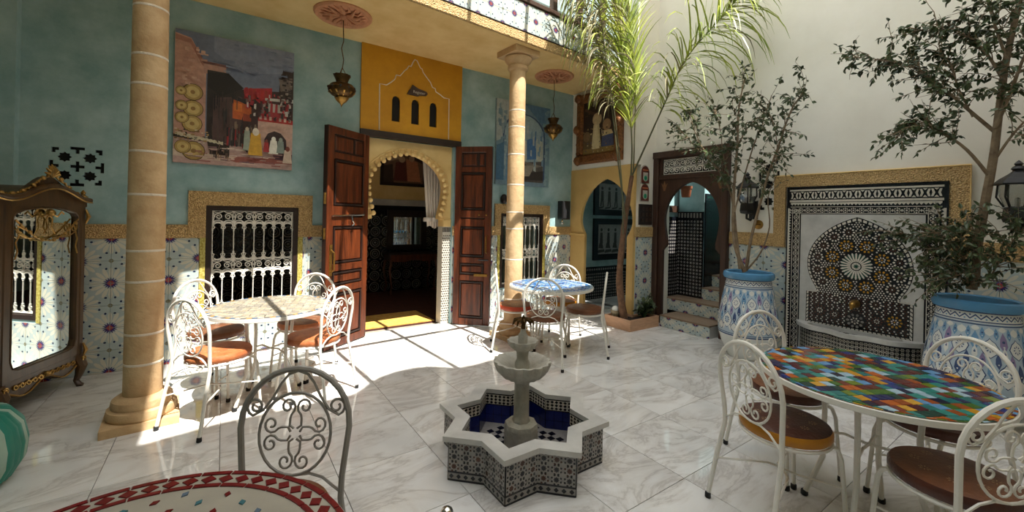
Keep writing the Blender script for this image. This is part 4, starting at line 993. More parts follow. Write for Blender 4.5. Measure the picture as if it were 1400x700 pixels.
ztq = [mat('petrol_zellige', (62, 108, 116), .25), zred, mat('slate_zellige', (86, 104, 122), .25)]
dk = {}
def field_piece(x, y, mat_, r, ang, key):
    if key not in dk: dk[key] = hpiece([(r * 1.15, 0), (0, r * .8), (-r * 1.15, 0), (0, -r * .8)], 0, .003)[0].mesh('small_diamond', [mat_], smooth=False)
    link('small_diamond', dk[key], tN, (x, y, ZT + .0002), ang)
for i in range(-6, 7):
    for j in range(-6, 7):
        x, y = i * .062 + (.031 if j % 2 else 0), j * .058
        if hypot(x, y) < rT - .095 and hypot(x - .14, y - .17) > .06: k = (i + 2 * j) % 4; field_piece(x, y, ztq[(0, 1, 2, 1)[k]], .010, .4 * i, 'k%d' % k)
for (fx, fy) in ((.14, .17), (-.16, .12), (.02, -.15)):
    b, l = hpiece(circ(fx, fy, .019, 12), ZT + .0002, .0034); b.build('flower_eye', [mat('bright_blue_zellige', (64, 132, 176), .2)], tN, l, smooth=False)
    for k in range(8): a = 2 * pi * k / 8; field_piece(fx + .035 * cos(a), fy + .035 * sin(a), zred, .0115, a, 'p')

# --- cream table by the window, blue table by the column
def small_table(label, loc, r, pal, seed, size, edgepal):
    o = thing('mosaic_table', label, 'table', (loc[0], loc[1], 0), .3 + seed)
    table_base(o, r, ZT - .002); rr = random.Random(seed)
    MB().lathe([(r - .004, ZT - .004), (r - .004, ZT), (.0, ZT)], 56).build('bed', [paint((140, 136, 128), .5)], o)
    ms_ = [mat('shard_%d_%d' % (seed, i), c, .22, var=.12, scale=30) for i, c in enumerate(pal)]; b = MB(); n = int(2 * r / size)
    for i in range(n + 1):
        for j in range(n + 1):
            x, y = -r + i * size, -r + j * size; jj = lambda: rr.uniform(-.16, .16) * size
            q = clip_circle([(x + jj(), y + jj()), (x + size * .9 + jj(), y + jj()), (x + size * .9 + jj(), y + size * .9 + jj()), (x + jj(), y + size * .9 + jj())], r - .035)
            if q: b.add([(p[0], p[1], ZT + .0015) for p in q], [(0, 1, 2, 3)], rr.randrange(len(pal)))
    stuff(b.build('mosaic', ms_, o, smooth=False))
    e = MB(); es = [mat('edge_%d_%d' % (seed, i), c, .22) for i, c in enumerate(edgepal)]
    for k in range(72): e.add([(q_ * cos(t), q_ * sin(t), ZT + .002) for q_, t in ((r - .032, 2 * pi * k / 72), (r - .008, 2 * pi * k / 72), (r - .008, 2 * pi * (k + .9) / 72), (r - .032, 2 * pi * (k + .9) / 72))], [(0, 1, 2, 3)], k % len(edgepal))
    stuff(e.build('edge_mosaic', es, o, smooth=False))
    return o
small_table('round table with a pale cream mosaic top in front of the grilled window', (.33, 3.85), .445, [(176, 166, 146), (184, 174, 154), (166, 156, 136), (154, 148, 136)], 1, .052, [(206, 202, 190), (122, 120, 118), (190, 150, 90), (96, 120, 150)])
small_table('round table with a blue and white shard mosaic top near the column', (3.05, 3.60), .47, [(52, 104, 164), (84, 138, 188), (176, 192, 204), (34, 78, 146), (126, 166, 196), (66, 122, 180)], 2, .034, [(200, 214, 220), (168, 196, 210)])

# --- the chairs
GL_ = 'white iron chairs at the cream table'; GM_ = 'white iron chairs at the blue table'; GR_ = 'white iron chairs at the patchwork table'
def unit(ax, ay, bx, by): d = hypot(bx - ax, by - ay); return ((bx - ax) / d, (by - ay) / d)
chair((-.005, 3.67), (.80, .60), 'white iron chair with an orange cushion at the cream table, beside the column base', top='leather_or', side='leather_or', group=GL_)
chair((-.03, 4.30), unit(-.03, 4.30, .33, 3.9), 'white iron chair with a brown cushion at the cream table, against the star tiles', top='leather', side='leather', group=GL_)
chair((.62, 4.28), unit(.62, 4.28, .33, 3.9), 'white iron chair with a brown cushion at the cream table, under the window grille edge', top='leather', side='leather_or', group=GL_)
chair((.63, 3.74), (-.68, .73), 'white iron chair with an orange cushion at the cream table, next to the door leaf', top='leather_or', side='leather_or', group=GL_)
chair((2.79, 3.91), unit(2.66, 3.88, 3.05, 3.64), 'white iron chair with red-edged cushion at the blue table beside the door leaf', top='leather', side='redl', group=GM_)
chair((2.78, 3.36), unit(2.72, 3.28, 3.05, 3.6), 'white iron chair with a plain red-brown cushion at the blue table, behind the fountain finial', top='leather', side='leather', group=GM_)
chair((3.42, 3.86), unit(3.42, 3.86, 3.05, 3.6), 'white iron chair with a mustard-edged cushion at the blue table, towards the arch', top='leather', side='mustl', group=GM_)
chair((3.37, 3.39), (-.66, .75), 'white iron chair with a plain brown cushion at the blue table, beside the planter', top='leather', side='leather', group=GM_)
chair((2.37, .945), (.93, -.37), 'white iron chair with a dark mustard-sided cushion at the patchwork table', top='leather_dk', side='mustl', group=GR_)
chair((2.90, 1.14), (-.36, -.93), 'white iron chair at the patchwork table in front of the blue pot by the steps', top='leather', side='leather_dk', group=GR_)
chair((3.10, .53), unit(3.12, .48, 2.66, .70), 'white iron chair at the patchwork table before the pot beside the tiled fountain', top='leather_dk', side='leather_dk', group=GR_)
chair((2.47, .36), (.60, .80), 'white iron chair at the patchwork table with a plain reddish brown cushion', top='leather', side='leather_dk', group=GR_)
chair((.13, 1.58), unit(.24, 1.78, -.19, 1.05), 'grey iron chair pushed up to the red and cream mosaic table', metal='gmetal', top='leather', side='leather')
# ================================================================== STAR FOUNTAIN
fo = thing('star_fountain', 'eight-pointed zellige star fountain with a marble rim and stone bowls', 'fountain', (1.58, 2.13, 0))
K8 = .7654
def s8(R): return [((R if i % 2 == 0 else R * K8) * cos(pi * i / 8), (R if i % 2 == 0 else R * K8) * sin(pi * i / 8)) for i in range(16)]
FH = .228
MB().plate(s8(.505), [s8(.435)], 0, FH, horiz=True).build('basin_wall', ['zblack'], fo, smooth=False)
MB().plate(s8(.545), [s8(.425)], FH, FH + .03, horiz=True).build('coping', ['slab'], fo, smooth=False)
def face_panel(L, H_, inner):
    b = MB(); b.bb(0, L, -.004, 0, 0, H_, 0); y = -.0048
    if not inner:
        b.bb(0.0, L, -.0046, -.004, .012, .045, 1)
        n = 5; d = L / n
        for i in range(n): b.poly([(d * (i + .5) - .014, .0285), (d * (i + .5), .0145), (d * (i + .5) + .014, .0285), (d * (i + .5), .0425)], -.0052, 0)
        b.bb(0.002, L - .002, -.0046, -.004, .056, H_ - .006, 1)
        p = L / 3
        for i in range(3):
            for j in range(3):
                cx_, cz_ = p * (i + .5), .056 + (H_ - .062) * (j + .5) / 3; c = 0 if (i + j) % 3 else 3
                b.poly(starp(cx_, cz_, p * .24, p * .16, 8), y - .0004, c)
                for k in range(8):
                    a = 2 * pi * k / 8 + pi / 8; r = p * .385; w = p * .10
                    b.poly([(cx_ + (r - w) * cos(a), cz_ + (r - w) * sin(a)), (cx_ + r * cos(a - .28), cz_ + r * sin(a - .28)), (cx_ + (r + w) * cos(a), cz_ + (r + w) * sin(a)), (cx_ + r * cos(a + .28), cz_ + r * sin(a + .28))], y - .0004, c if k % 2 else 0)
                w = p * .13
                if i < 2: b.poly(rect(cx_ + p / 2 - w, cx_ + p / 2 + w, cz_ - w * .9, cz_ + w * .9), y, 2)
    else:
        p = L / 6; b.bb(0, L, -.0046, -.004, H_ - .075, H_ - .008, 1)
        for i in range(6):
            for j in range(3):
                cx_, cz_ = p * (i + .5), H_ - .075 + .0223 * (j + .5); b.poly([(cx_ - p * .42, cz_), (cx_, cz_ - .0105), (cx_ + p * .42, cz_), (cx_, cz_ + .0105)], y - .0003, 0)
        for i in range(3):
            for j in range(2): b.bb(L * i / 3 + .001, L * (i + 1) / 3 - .001, -.0052, -.004, .01 + (H_ - .09) * j / 2, .008 + (H_ - .09) * (j + 1) / 2, 2)
    return b
pO = s8(.506); pI = s8(.434)
LO = hypot(pO[1][0] - pO[0][0], pO[1][1] - pO[0][1]); LI = hypot(pI[1][0] - pI[0][0], pI[1][1] - pI[0][1])
meO = face_panel(LO, FH - .002, False).mesh('mosaic_panel', ['zblack', mat('fountain_zellige_ground', (142, 138, 132), .28, var=.1, scale=30), 'zgrey', 'zbrown'], smooth=False)
meI = face_panel(LI, FH - .002, True).mesh('pool_panel', ['zblack', 'zwhite', 'bluet'], smooth=False)
for i in range(16):
    a, b = pO[i], pO[(i + 1) % 16]; link('mosaic_panel', meO, fo, (a[0], a[1], .001), atan2(b[1] - a[1], b[0] - a[0]))
    a, b = pI[(i + 1) % 16], pI[i]; link('pool_panel', meI, fo, (a[0], a[1], .001), atan2(b[1] - a[1], b[0] - a[0]))
pf = MB().plate(s8(.434), [], .005, .02, 1, horiz=True)
for i in range(-9, 10):
    for j in range(-9, 10):
        x, y = i * .042, j * .042
        if (i + j) % 2 == 0 and hypot(x, y) < .31: pf.hpoly(rect(x - .021, x + .021, y - .021, y + .021), .0206, 0)
pf.build('pool_floor', ['zblack', 'zgrey'], fo, smooth=False)
MB().lathe([(.108, .02), (.108, .17), (.102, .195), (.075, .205)], 8).build('pedestal', ['fstone'], fo, smooth=False)
MB().lathe([(.054, .20), (.056, .215), (.048, .23), (.046, .44), (.052, .455), (.058, .47)], 32, mod=lambda a, i: 1 + .035 * cos(8 * a)).build('shaft', ['fstone'], fo)
MB().lathe([(.050, .455), (.07, .47), (.115, .492), (.150, .53), (.166, .572), (.167, .590), (.155, .592), (.135, .575), (.08, .545), (.03, .54)], 72, mod=lambda a, i: 1 + (.10 * abs(cos(8 * a)) if 2 <= i <= 6 else 0)).build('lower_bowl', ['fstone'], fo)
MB().lathe([(.045, .54), (.048, .57), (.036, .60), (.040, .645), (.046, .655)], 24).build('stem', ['fstone'], fo)
MB().lathe([(.035, .648), (.055, .662), (.080, .685), (.088, .708), (.088, .718), (.078, .715), (.05, .70), (.02, .698)], 64, mod=lambda a, i: 1 + (.13 * abs(cos(5 * a)) if 1 <= i <= 4 else 0)).build('upper_bowl', ['fstone'], fo)
MB().lathe([(.030, .695), (.030, .75), (.020, .765), (.014, .79)], 18).build('neck', ['fstone'], fo)
fin = MB().lathe([(.012, .775), (.016, .80), (.010, .82), (.012, .85), (.004, .875)], 12).build('finial', ['bronze'], fo)
for k in range(9):
    a = 2 * pi * k / 9; c, s_ = cos(a), sin(a)
    MB().tube([(c * .008, s_ * .008, .82), (c * .03, s_ * .03, .852), (c * .058, s_ * .058, .842), (c * .07, s_ * .07, .815)], [.005, .009, .010, .003], 6).build('petal', ['bronze'], fin)
tag(MB().lathe([(.035, 0), (.034, .012), (.026, .028), (.012, .036), (.0, .038)], 20).build('steel_dome', ['chrome'], None, tuple(onz(611, 703, 0))), 'small polished steel dome set on the marble floor', 'floor cap')

# ================================================================== TILED WALL FOUNTAIN
wf = thing('wall_fountain', 'tall zellige wall fountain with a horseshoe rosette and marble basin', 'wall fountain', (XR - .002, 1.467, 0), RW)
HW, ZTp = .64, 1.895
MB().bb(-HW, HW, -.045, 0, 0, ZTp, 0).build('panel', ['zblack'], wf, smooth=False)
MB().bb(-.495, .495, -.049, -.045, .0, 1.595).build('marble_field', ['slab'], wf, smooth=False)
y = -.0465
def rosette(b, cx, cz, R, cp, n=12, y=-.0555, cc=1):
    for k in range(n):
        a = 2 * pi * k / n; b.poly(petal(cx, cz, a, R * .62, R, R * .34), y, cp)
    for k in range(n // 2 + 2):
        a = 2 * pi * k / (n // 2 + 2) + .2; b.poly(petal(cx, cz, a, R * .24, R * .50, R * .22), y, cc)
    b.poly(starp(cx, cz, R * .17, R * .08, 6), y, cp)
# borders
bd = MB()
n = 16
for i in range(n):                                     # hourglass band along the top
    x = -.60 + 1.20 * (i + .5) / n; d = 1.20 / n
    bd.poly([(x - d * .48, 1.765), (x - d * .28, 1.765), (x - d * .12, 1.80), (x - d * .28, 1.835), (x - d * .48, 1.835), (x - d * .36, 1.80)], y, 1)
    bd.poly([(x + d * .48, 1.765), (x + d * .36, 1.80), (x + d * .48, 1.835), (x + d * .28, 1.835), (x + d * .12, 1.80), (x + d * .28, 1.765)], y, 1)
    bd.poly([(x - d * .22, 1.760), (x + d * .22, 1.760), (x, 1.778)], y, 1); bd.poly([(x - d * .22, 1.840), (x, 1.822), (x + d * .22, 1.840)], y, 1)
bd.poly(rect(-.61, .61, 1.848, 1.866), y, 1); bd.poly(rect(-.61, .61, 1.728, 1.750), y, 1)
def border_run(p0, p1):
    dx, dz = p1[0] - p0[0], p1[1] - p0[1]; Ln = hypot(dx, dz); ux, uz = dx / Ln, dz / Ln; nx_, nz_ = uz, -ux
    P = lambda u, v: (p0[0] + ux * u + nx_ * v, p0[1] + uz * u + nz_ * v)
    m = int(Ln / .03)
    for i in range(m):
        u = Ln * i / m; d = Ln / m; bd.poly([P(u, .048), P(u + d / 2, .030), P(u + d, .048), P(u + d, .062), P(u, .062)], y, 1)
    m = max(2, int(Ln / .066))
    for i in range(m):
        u = Ln * (i + .5) / m; c = P(u, -.022)
        for k in range(8):
            a = 2 * pi * k / 8; bd.poly(circ(c[0] + .021 * cos(a), c[1] + .021 * sin(a), .0062, 6), y, 1)
        bd.poly(starp(c[0], c[1], .011, .006, 4), y, 1); e = P(u + Ln / m / 2, -.022); bd.poly(starp(e[0], e[1], .016, .006, 4), y, 1)
    bd.poly([P(0, .012), P(Ln, .012), P(Ln, .018), P(0, .018)], y, 1); bd.poly([P(0, -.056), P(Ln, -.056), P(Ln, -.050), P(0, -.050)], y, 1)
# normals point outwards: runs go up the left side, right along the top, down the right side
border_run((-.565, 1.66), (-.565, .0)); border_run((.60, 1.66), (-.60, 1.66)); border_run((.565, .0), (.565, 1.66))
stuff(bd.build('border_mosaic', ['zblack', 'zwhite'], wf, smooth=False))
hs = [(-.43, .42), (.43, .42), (.43, .765), (.335, .765), (.335, .80)]
for i in range(1, 22):
    a = -.62 + (pi / 2 + .62) * i / 21; hs.append((.425 * cos(a), 1.075 + .425 * sin(a) * (1.0 if a < 0 else 1 + .16 * (a / (pi / 2)) ** 3)))
hs += [(-x, z) for x, z in reversed(hs[2:-1])]
MB().prism(hs, -.053, -.049).build('arch_ground', ['zblack'], wf, smooth=False)
am = MB()
# white dashes along the rim
def inset(pts, s_): return [(x * s_, (z - .95) * s_ + .95) for x, z in pts]
for A_, B_ in ((inset(hs, .985), inset(hs, .945)),):
    for i in range(len(hs)):
        j = (i + 1) % len(hs); L0 = hypot(hs[j][0] - hs[i][0], hs[j][1] - hs[i][1]); m = max(1, int(L0 / .035))
        for k in range(m):
            t0, t1 = (k + .15) / m, (k + .85) / m; lp = lambda P, t: (P[i][0] + (P[j][0] - P[i][0]) * t, P[i][1] + (P[j][1] - P[i][1]) * t)
            am.poly([lp(A_, t0), lp(A_, t1), lp(B_, t1), lp(B_, t0)], -.0545, 1)
ros = []
CZ = 1.075
for k in range(8): a = 2 * pi * k / 8 + pi / 8; ros.append((.215 * cos(a), CZ + .215 * sin(a), .062, 3))
for k in range(16):
    a = 2 * pi * k / 16 + pi / 16; x, z = .335 * cos(a), CZ + .335 * sin(a) * 1.03
    if z > .83: ros.append((x, z, .054, 1))
ros += [(-.30, .58, .06, 4), (.30, .58, .06, 3), (0, .53, .075, 2), (-.16, .72, .05, 1), (.16, .72, .05, 1), (-.17, .56, .048, 4), (.17, .56, .048, 4)]
for x, z, R, c in ros: rosette(am, x, z, R, c, 10, cc=1 if c != 1 else 4)
for k in range(24):
    a = 2 * pi * k / 24; am.poly(petal(0, CZ, a, .045, .135, .021), -.0555, 1 if k % 1 == 0 else 5); am.poly(petal(0, CZ, a + pi / 24, .075, .128, .014), -.0560, 5)
am.poly(circ(0, CZ, .036, 16), -.0557, 1); am.poly(starp(0, CZ, .033, .014, 8), -.0562, 5)
def inside(p, poly):
    c = False
    for i in range(len(poly)):
        (x1, z1), (x2, z2) = poly[i], poly[i - 1]
        if (z1 > p[1]) != (z2 > p[1]) and p[0] < (x2 - x1) * (p[1] - z1) / (z2 - z1) + x1: c = not c
    return c
ins = inset(hs, .925); st_ = .0235; row = 0; z = .43
while z < 1.6:
    x = -.44 + (st_ / 2 if row % 2 else 0)
    while x < .44:
        if inside((x, z), ins) and hypot(x, z - CZ) > .145 and all(hypot(x - a, z - b) > R * 1.16 for a, b, R, c in ros):
            am.poly(circ(x, z, st_ * .31, 6, pi / 6), -.0550, 4 if (z < .76 and (row * 3 + int(x / st_)) % 2 == 0) else 1)
        x += st_
    z += st_ * .87; row += 1
stuff(am.build('rosette_mosaic', ['zblack', 'zwhite', 'zgrey', 'zyellow', 'zbrown', 'zgreen'], wf, smooth=False))
for k in range(7): MB().poly([(-.21 + .07 * k - .03, .385), (-.21 + .07 * k, .36), (-.21 + .07 * k + .03, .385), (-.21 + .07 * k, .41)], -.0495).build('black_diamond', ['zblack'], wf, smooth=False)
lipf = lambda u, s_=0.0: .05 + (.26 - s_) * (cos(u * pi / 2) ** .55) * (1 + .10 * cos(u * 3 * pi))
us_ = [i / 16 for i in range(-16, 17)]
lip = [(u * .52, -lipf(u)) for u in us_]
MB().plate(lip + [(.52, 0), (-.52, 0)], [[(u * .44, -lipf(u * .9) + .055) for u in us_[2:-2]] + [(.36, -.06), (-.36, -.06)]], .395, .435, horiz=True).build('basin_lip', ['slab'], wf, smooth=False)
bz = MB(); bl = [(u * .49, -lipf(u, .03) + .012) for u in us_]; nb = len(bl)
bz.add([(p[0], p[1], zz) for zz in (0, .395) for p in bl], [(i, i + 1, nb + i + 1, nb + i) for i in range(nb - 1)], 0)
for i in range(nb - 1):
    p, q = Vector(bl[i]), Vector(bl[i + 1]); d = (q - p); L0 = d.length; nn = Vector((d.y, -d.x)).normalized() * .002
    m = max(1, int(round(L0 / .036)))
    for k in range(m):
        for j in range(10):
            c = p + d * ((k + .5) / m); zc = .02 + .0375 * j; e = d.normalized(); r = .015
            for t in range(6):
                a = 2 * pi * t / 6; cx_ = c + e * (r * .78 * cos(a)) + nn; bz.add([tuple((*(cx_ + e * (.0055 * cos(g))), zc + r * .78 * sin(a) + .0055 * sin(g))) for g in (0, pi / 2, pi, 1.5 * pi)], [(0, 1, 2, 3)], 1)
            bz.add([tuple((*(c + nn + e * (.004 * cos(g))), zc + .004 * sin(g))) for g in (0, pi / 2, pi, 1.5 * pi)], [(0, 1, 2, 3)], 1)
bz.build('basin_body', ['zblack', 'zwhite'], wf, smooth=False)
sp_ = MB(); sp_.lathe([(.0, -.09), (.02, -.085), (.03, -.07), (.042, -.02), (.045, 0)], 14); sp_.xf(Matrix.Translation((0, -.056, .70)) @ Matrix.Rotation(-pi / 2, 4, 'X') @ Matrix.Scale(-1, 4, (0, 0, 1)) if False else Matrix.Translation((0, -.056, .70)) @ Matrix.Rotation(pi / 2, 4, 'X') @ Matrix.Scale(-1, 4, (0, 0, 1)))
sp_.ball((0, -.13, .695), .032).tube([(0, -.12, .70), (0, -.16, .68), (0, -.165, .655)], .012, 8); sp_.build('spout', ['brass'], wf)

# ================================================================== RIGHT-HAND DOORWAY (timber frame with horseshoe board and grille)
df = struct(bpy.data.objects.new('door_1', None)); COL.objects.link(df); df.location = (XR, 3.885, 0); df.rotation_euler = (0, 0, RW)
Wd, cx_ = 1.115, .585
ap = arch_pts(cx_, .405, .0, 1.52, 2.03, neck=(.36, 1.20), pointed=.16)
ap[0] = (cx_ - .42, 0); ap[1] = (cx_ + .42, 0)
ap = [(cx_ - .43, 0), (cx_ + .43, 0), (cx_ + .43, 1.06), (cx_ + .36, 1.14)] + ap[2:-1] + [(cx_ - .36, 1.20), (cx_ - .36, 1.14), (cx_ - .43, 1.06)]
o_ = [(0, 0), ap[0]] + ap[:1:-1] + [ap[1], (Wd, 0), (Wd, 2.48), (0, 2.48)]
gh = rect(.13, 1.0, 2.15, 2.375)
MB().plate(o_, [gh], -.03, .02).build('arch_board', ['frwood'], df, smooth=False)
for x0, x1 in ((-.0, .085), (Wd - .085, Wd)): MB().cbox(x0, x1, -.075, -.03, 0, 2.48, .01).build('jamb', ['frwood'], df, smooth=False)
MB().cbox(-.01, Wd + .01, -.085, -.03, 2.39, 2.485, .01).build('lintel', ['frwood'], df, smooth=False)
MB().cbox(.085, Wd - .085, -.05, -.03, 2.08, 2.14, .008).build('transom', ['frwood'], df, smooth=False)
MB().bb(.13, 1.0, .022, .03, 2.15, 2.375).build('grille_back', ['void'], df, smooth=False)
for x in (.17, 1.0):
    MB().prism([(x - .012, 1.92), (x + .012, 1.92), (x + .05, 2.03), (x + .02, 2.0), (x, 2.06), (x - .02, 2.0), (x - .05, 2.03)], -.035, -.03).build('painted_vase', [paint((120, 84, 52))], df, smooth=False)
MB().tube(XZ([(.14, 2.16), (.99, 2.16), (.99, 2.365), (.14, 2.365)], -.01), .007, 6, closed=True).build('grille_border', ['wmetal'], df)
sm = {}
for i in range(10):
    for j in range(2):
        k = (i % 2, j)
        if k not in sm:
            s_ = MB(); s_.tube(XZ(spiral(0, 0, .006, .040, 0 if i % 2 else pi, 1.4 * (1 if i % 2 else -1), 16), 0), .007, 5)
            s_.tube(XZ([(-.0425, 0), (-.03, .045 * (1 if j else -1) * -1), (.03, .045 * (-1 if j else 1)), (.0425, 0)], 0), .004, 5); sm[k] = s_.mesh('scroll', ['wmetal'])
        link('scroll', sm[k], df, (.14 + .085 * (i + .5), -.01, 2.21 + .105 * j))
for i in range(1, 10): MB().tube(XZ([(.14 + .085 * i, 2.16), (.14 + .085 * i, 2.365)], -.01), .0035, 5).build('bar', ['wmetal'], df)
p_ = onx(938, 262, 5.62)
hp_ = thing('hanging_pot', 'terracotta pot hanging inside the horseshoe doorway', 'flower pot', tuple(p_ - Vector((0, 0, .085))))
MB().lathe([(.055, 0), (.062, .01), (.078, .12), (.085, .125), (.088, .165), (.080, .165), (.070, .13)], 20).build('pot', ['terracotta'], hp_)
MB().tube([(0, 0, .15), (0, 0, 2.75 - p_.z + .085)], .004, 5).build('cord', ['bronze'], hp_)

# ================================================================== LANTERNS
def lantern(loc, label):
    o = thing('wall_lantern', label, 'lantern', loc, RW, 'black iron lanterns on the white wall')
    yc = -.17
    MB().cbox(-.05, .05, -.02, 0, -.20, .02, .006).build('back_plate', ['iron'], o, smooth=False)
    MB().tube([(0, -.01, -.16), (0, -.08, -.21), (0, yc, -.19), (0, yc, -.13)], .014, 7).build('arm', ['iron'], o)
    MB().lathe([(.03, -.14), (.075, -.13), (.085, -.10), (.075, -.02), (.07, -.01)], 6, c=(0, yc, 0)).build('base_cup', ['iron'], o, smooth=False)
    MB().lathe([(.070, -.005), (.105, .09), (.098, .165)], 6, c=(0, yc, 0), cap=False).build('glass', ['glass'], o, smooth=False)
    for k in range(6):
        a = 2 * pi * k / 6; c, s_ = cos(a), sin(a)
        MB().tube([(c * .072, yc + s_ * .072, -.01), (c * .113, yc + s_ * .113, .07), (c * .106, yc + s_ * .106, .17)], .007, 5).build('rib', ['iron'], o)
    MB().lathe([(.135, .165), (.138, .175), (.10, .215), (.055, .25), (.035, .27), (.03, .28)], 6, c=(0, yc, 0)).build('roof', ['iron'], o, smooth=False)
    MB().lathe([(.03, .275), (.042, .29), (.03, .31), (.018, .315), (.026, .33), (.010, .35), (.0, .36)], 12, c=(0, yc, 0)).build('finial', ['iron'], o)
    MB().lathe([(.015, -.01), (.015, .06), (.0, .075)], 8, c=(0, yc, 0)).build('candle', ['zwhite'], o)
lantern((XR - .001, 2.485, 1.73), 'black iron wall lantern beside the doorway behind the thin tree')
lantern((XR - .001, .43, 1.67), 'black iron wall lantern beside the tiled fountain frame behind the leaning trunk')
q_ = onx(1037, 307, XR)
bp_ = thing('brass_disc', 'round brass disc on the white wall under a lantern', 'plaque', tuple(q_ + Vector((-.001, 0, 0))), RW)
b_ = MB(); b_.lathe([(.055, 0), (.055, .008), (.046, .012), (.0, .012)], 24); b_.xf(Matrix.Rotation(pi / 2, 4, 'X')); b_.build('disc', ['brass'], bp_)
MB().bb(-.032, .032, -.016, -.012, -.006, .006).build('slot_bar', ['bronze'], bp_, smooth=False)

# ================================================================== PAINTED POTS
def interp(prof, z):
    for (r0, z0), (r1, z1) in zip(prof, prof[1:]):
        if z0 <= z <= z1: return r0 + (r1 - r0) * (z - z0) / (z1 - z0 + 1e-9)
    return prof[-1][0]
def painted_pot(loc, s, label, rot):
    o = thing('painted_pot', label, 'plant pot', (*loc, 0), rot, 'blue painted pots')
    prof = [(.185, 0), (.20, .02), (.262, .16), (.292, .27), (.300, .36), (.294, .45), (.275, .56), (.252, .68), (.232, .79), (.222, .87)]
    prof = [(r * s, z * s) for r, z in prof]
    b = MB(); b.lathe(prof, 48, m=[0, 0, 0, 1, 1, 1, 1, 1, 0]); b.build('body', ['potwhite', 'potblue'], o)
    MB().lathe([(.222 * s, .868 * s), (.246 * s, .872 * s), (.256 * s, .90 * s), (.250 * s, .935 * s), (.236 * s, .945 * s), (.215 * s, .935 * s), (.205 * s, .88 * s)], 48).build('rim', ['glaze'], o)
    MB().lathe([(.205 * s, .895 * s), (.0, .915 * s)], 30).build('soil', ['soil'], o)
    d = MB()
    def sp(th, z, off): r = interp(prof, z) + off; return (r * cos(th), r * sin(th), z)
    def shape(th, z, pts, off, m):
        r = interp(prof, z); d.add([sp(th + u / r, z + v, off) for u, v in pts], [tuple(range(len(pts)))], m)
    def band(z0, z1, m, off=.0012, n=64):
        for i in range(n): a, e = 2 * pi * i / n, 2 * pi * (i + 1) / n; d.add([sp(a, z0, off), sp(e, z0, off), sp(e, z1, off), sp(a, z1, off)], [(0, 1, 2, 3)], m)
    Z = lambda v: v * s
    band(Z(.86), Z(.868), 1); band(Z(.795), Z(.803), 1); band(Z(.775), Z(.783), 1); band(Z(.262), Z(.275), 1); band(Z(.285), Z(.292), 1)
    nz_ = 26
    for i in range(nz_):
        th = 2 * pi * i / nz_; w = 2 * pi * interp(prof, Z(.83)) / nz_
        d.add([sp(th + u * 2 * pi / nz_, Z(v), .0016) for u, v in ((-.5, .812), (-.5, .822), (0, .852), (.5, .822), (.5, .812), (0, .840))], [(0, 1, 2, 5), (5, 2, 3, 4)], 1)
        shape(th + pi / nz_, Z(.845), circ(0, 0, .006 * s, 6), .0016, 1); shape(th, Z(.818), circ(0, 0, .006 * s, 6), .0016, 3)
    def almond(th, z, w, h, m, off): shape(th, z, [(0, -h), (w * .7, -h * .55), (w, 0), (w * .62, h * .55), (w * .2, h * .8), (0, h), (-w * .2, h * .8), (-w * .62, h * .55), (-w, 0), (-w * .7, -h * .55)], off, m)
    def flower(th, z, q):
        almond(th, z, .060 * q, .088 * q, 1, .0018); almond(th, z, .053 * q, .080 * q, 0, .0024)
        for k in range(8): a = 2 * pi * k / 8; shape(th, z, [(q * (.011 * cos(a) + .0 * u), q * (.016 * sin(a))) if u == 0 else (q * (.028 * cos(a + u)), q * (.036 * sin(a + u))) for u in (0, -.2, .2)], .003, 1)
    def leafy(th, z, q, m):
        shape(th, z, [(0, -.07 * q), (.022 * q, -.02 * q), (.018 * q, .03 * q), (0, .075 * q), (-.018 * q, .03 * q), (-.022 * q, -.02 * q)], .0016, m); shape(th, z, circ(0, .01 * q, .009 * q, 8), .0022, 1); shape(th, z, circ(0, -.025 * q, .006 * q, 8), .0022, 0)
    N1 = 11
    for i in range(N1):
        t0 = 2 * pi * i / N1
        flower(t0, Z(.62), s * .82); flower(t0 + pi / N1, Z(.43), s * 1.02)
        leafy(t0 + pi / N1, Z(.66), s * 1.0, (2, 3)[i % 2]); leafy(t0 + pi / N1, Z(.58), s * .7, 0); leafy(t0, Z(.46), s * .85, (3, 1)[i % 2])
        leafy(t0 + pi / N1 * .5, Z(.53), s * .75, 1); leafy(t0 - pi / N1 * .5, Z(.53), s * .75, 2)
        for u in (-.5, .5): leafy(t0 + u * pi / N1, Z(.72), s * .6, 3); leafy(t0 + u * pi / N1, Z(.37), s * .8, 0)
        almond(t0, Z(.36), .040 * s, .055 * s, 1, .0018); almond(t0, Z(.36), .033 * s, .047 * s, 0, .0024); almond(t0, Z(.735), .026 * s, .03 * s, 0, .0022)
        almond(t0 + pi / N1, Z(.755), .022 * s, .02 * s, 0, .0022)
    stuff(d.build('painted_decoration', ['potwhite', 'potink', 'potpurple', 'potsky'], o, smooth=False))
    return o
PL, PR = (4.84, 2.32), (4.83, .60)
painted_pot(PL, 1.0, 'large white pot painted with blue blossoms standing by the steps', .3)
painted_pot(PR, 1.0, 'large white pot painted with blue blossoms standing right of the tiled fountain', .1)

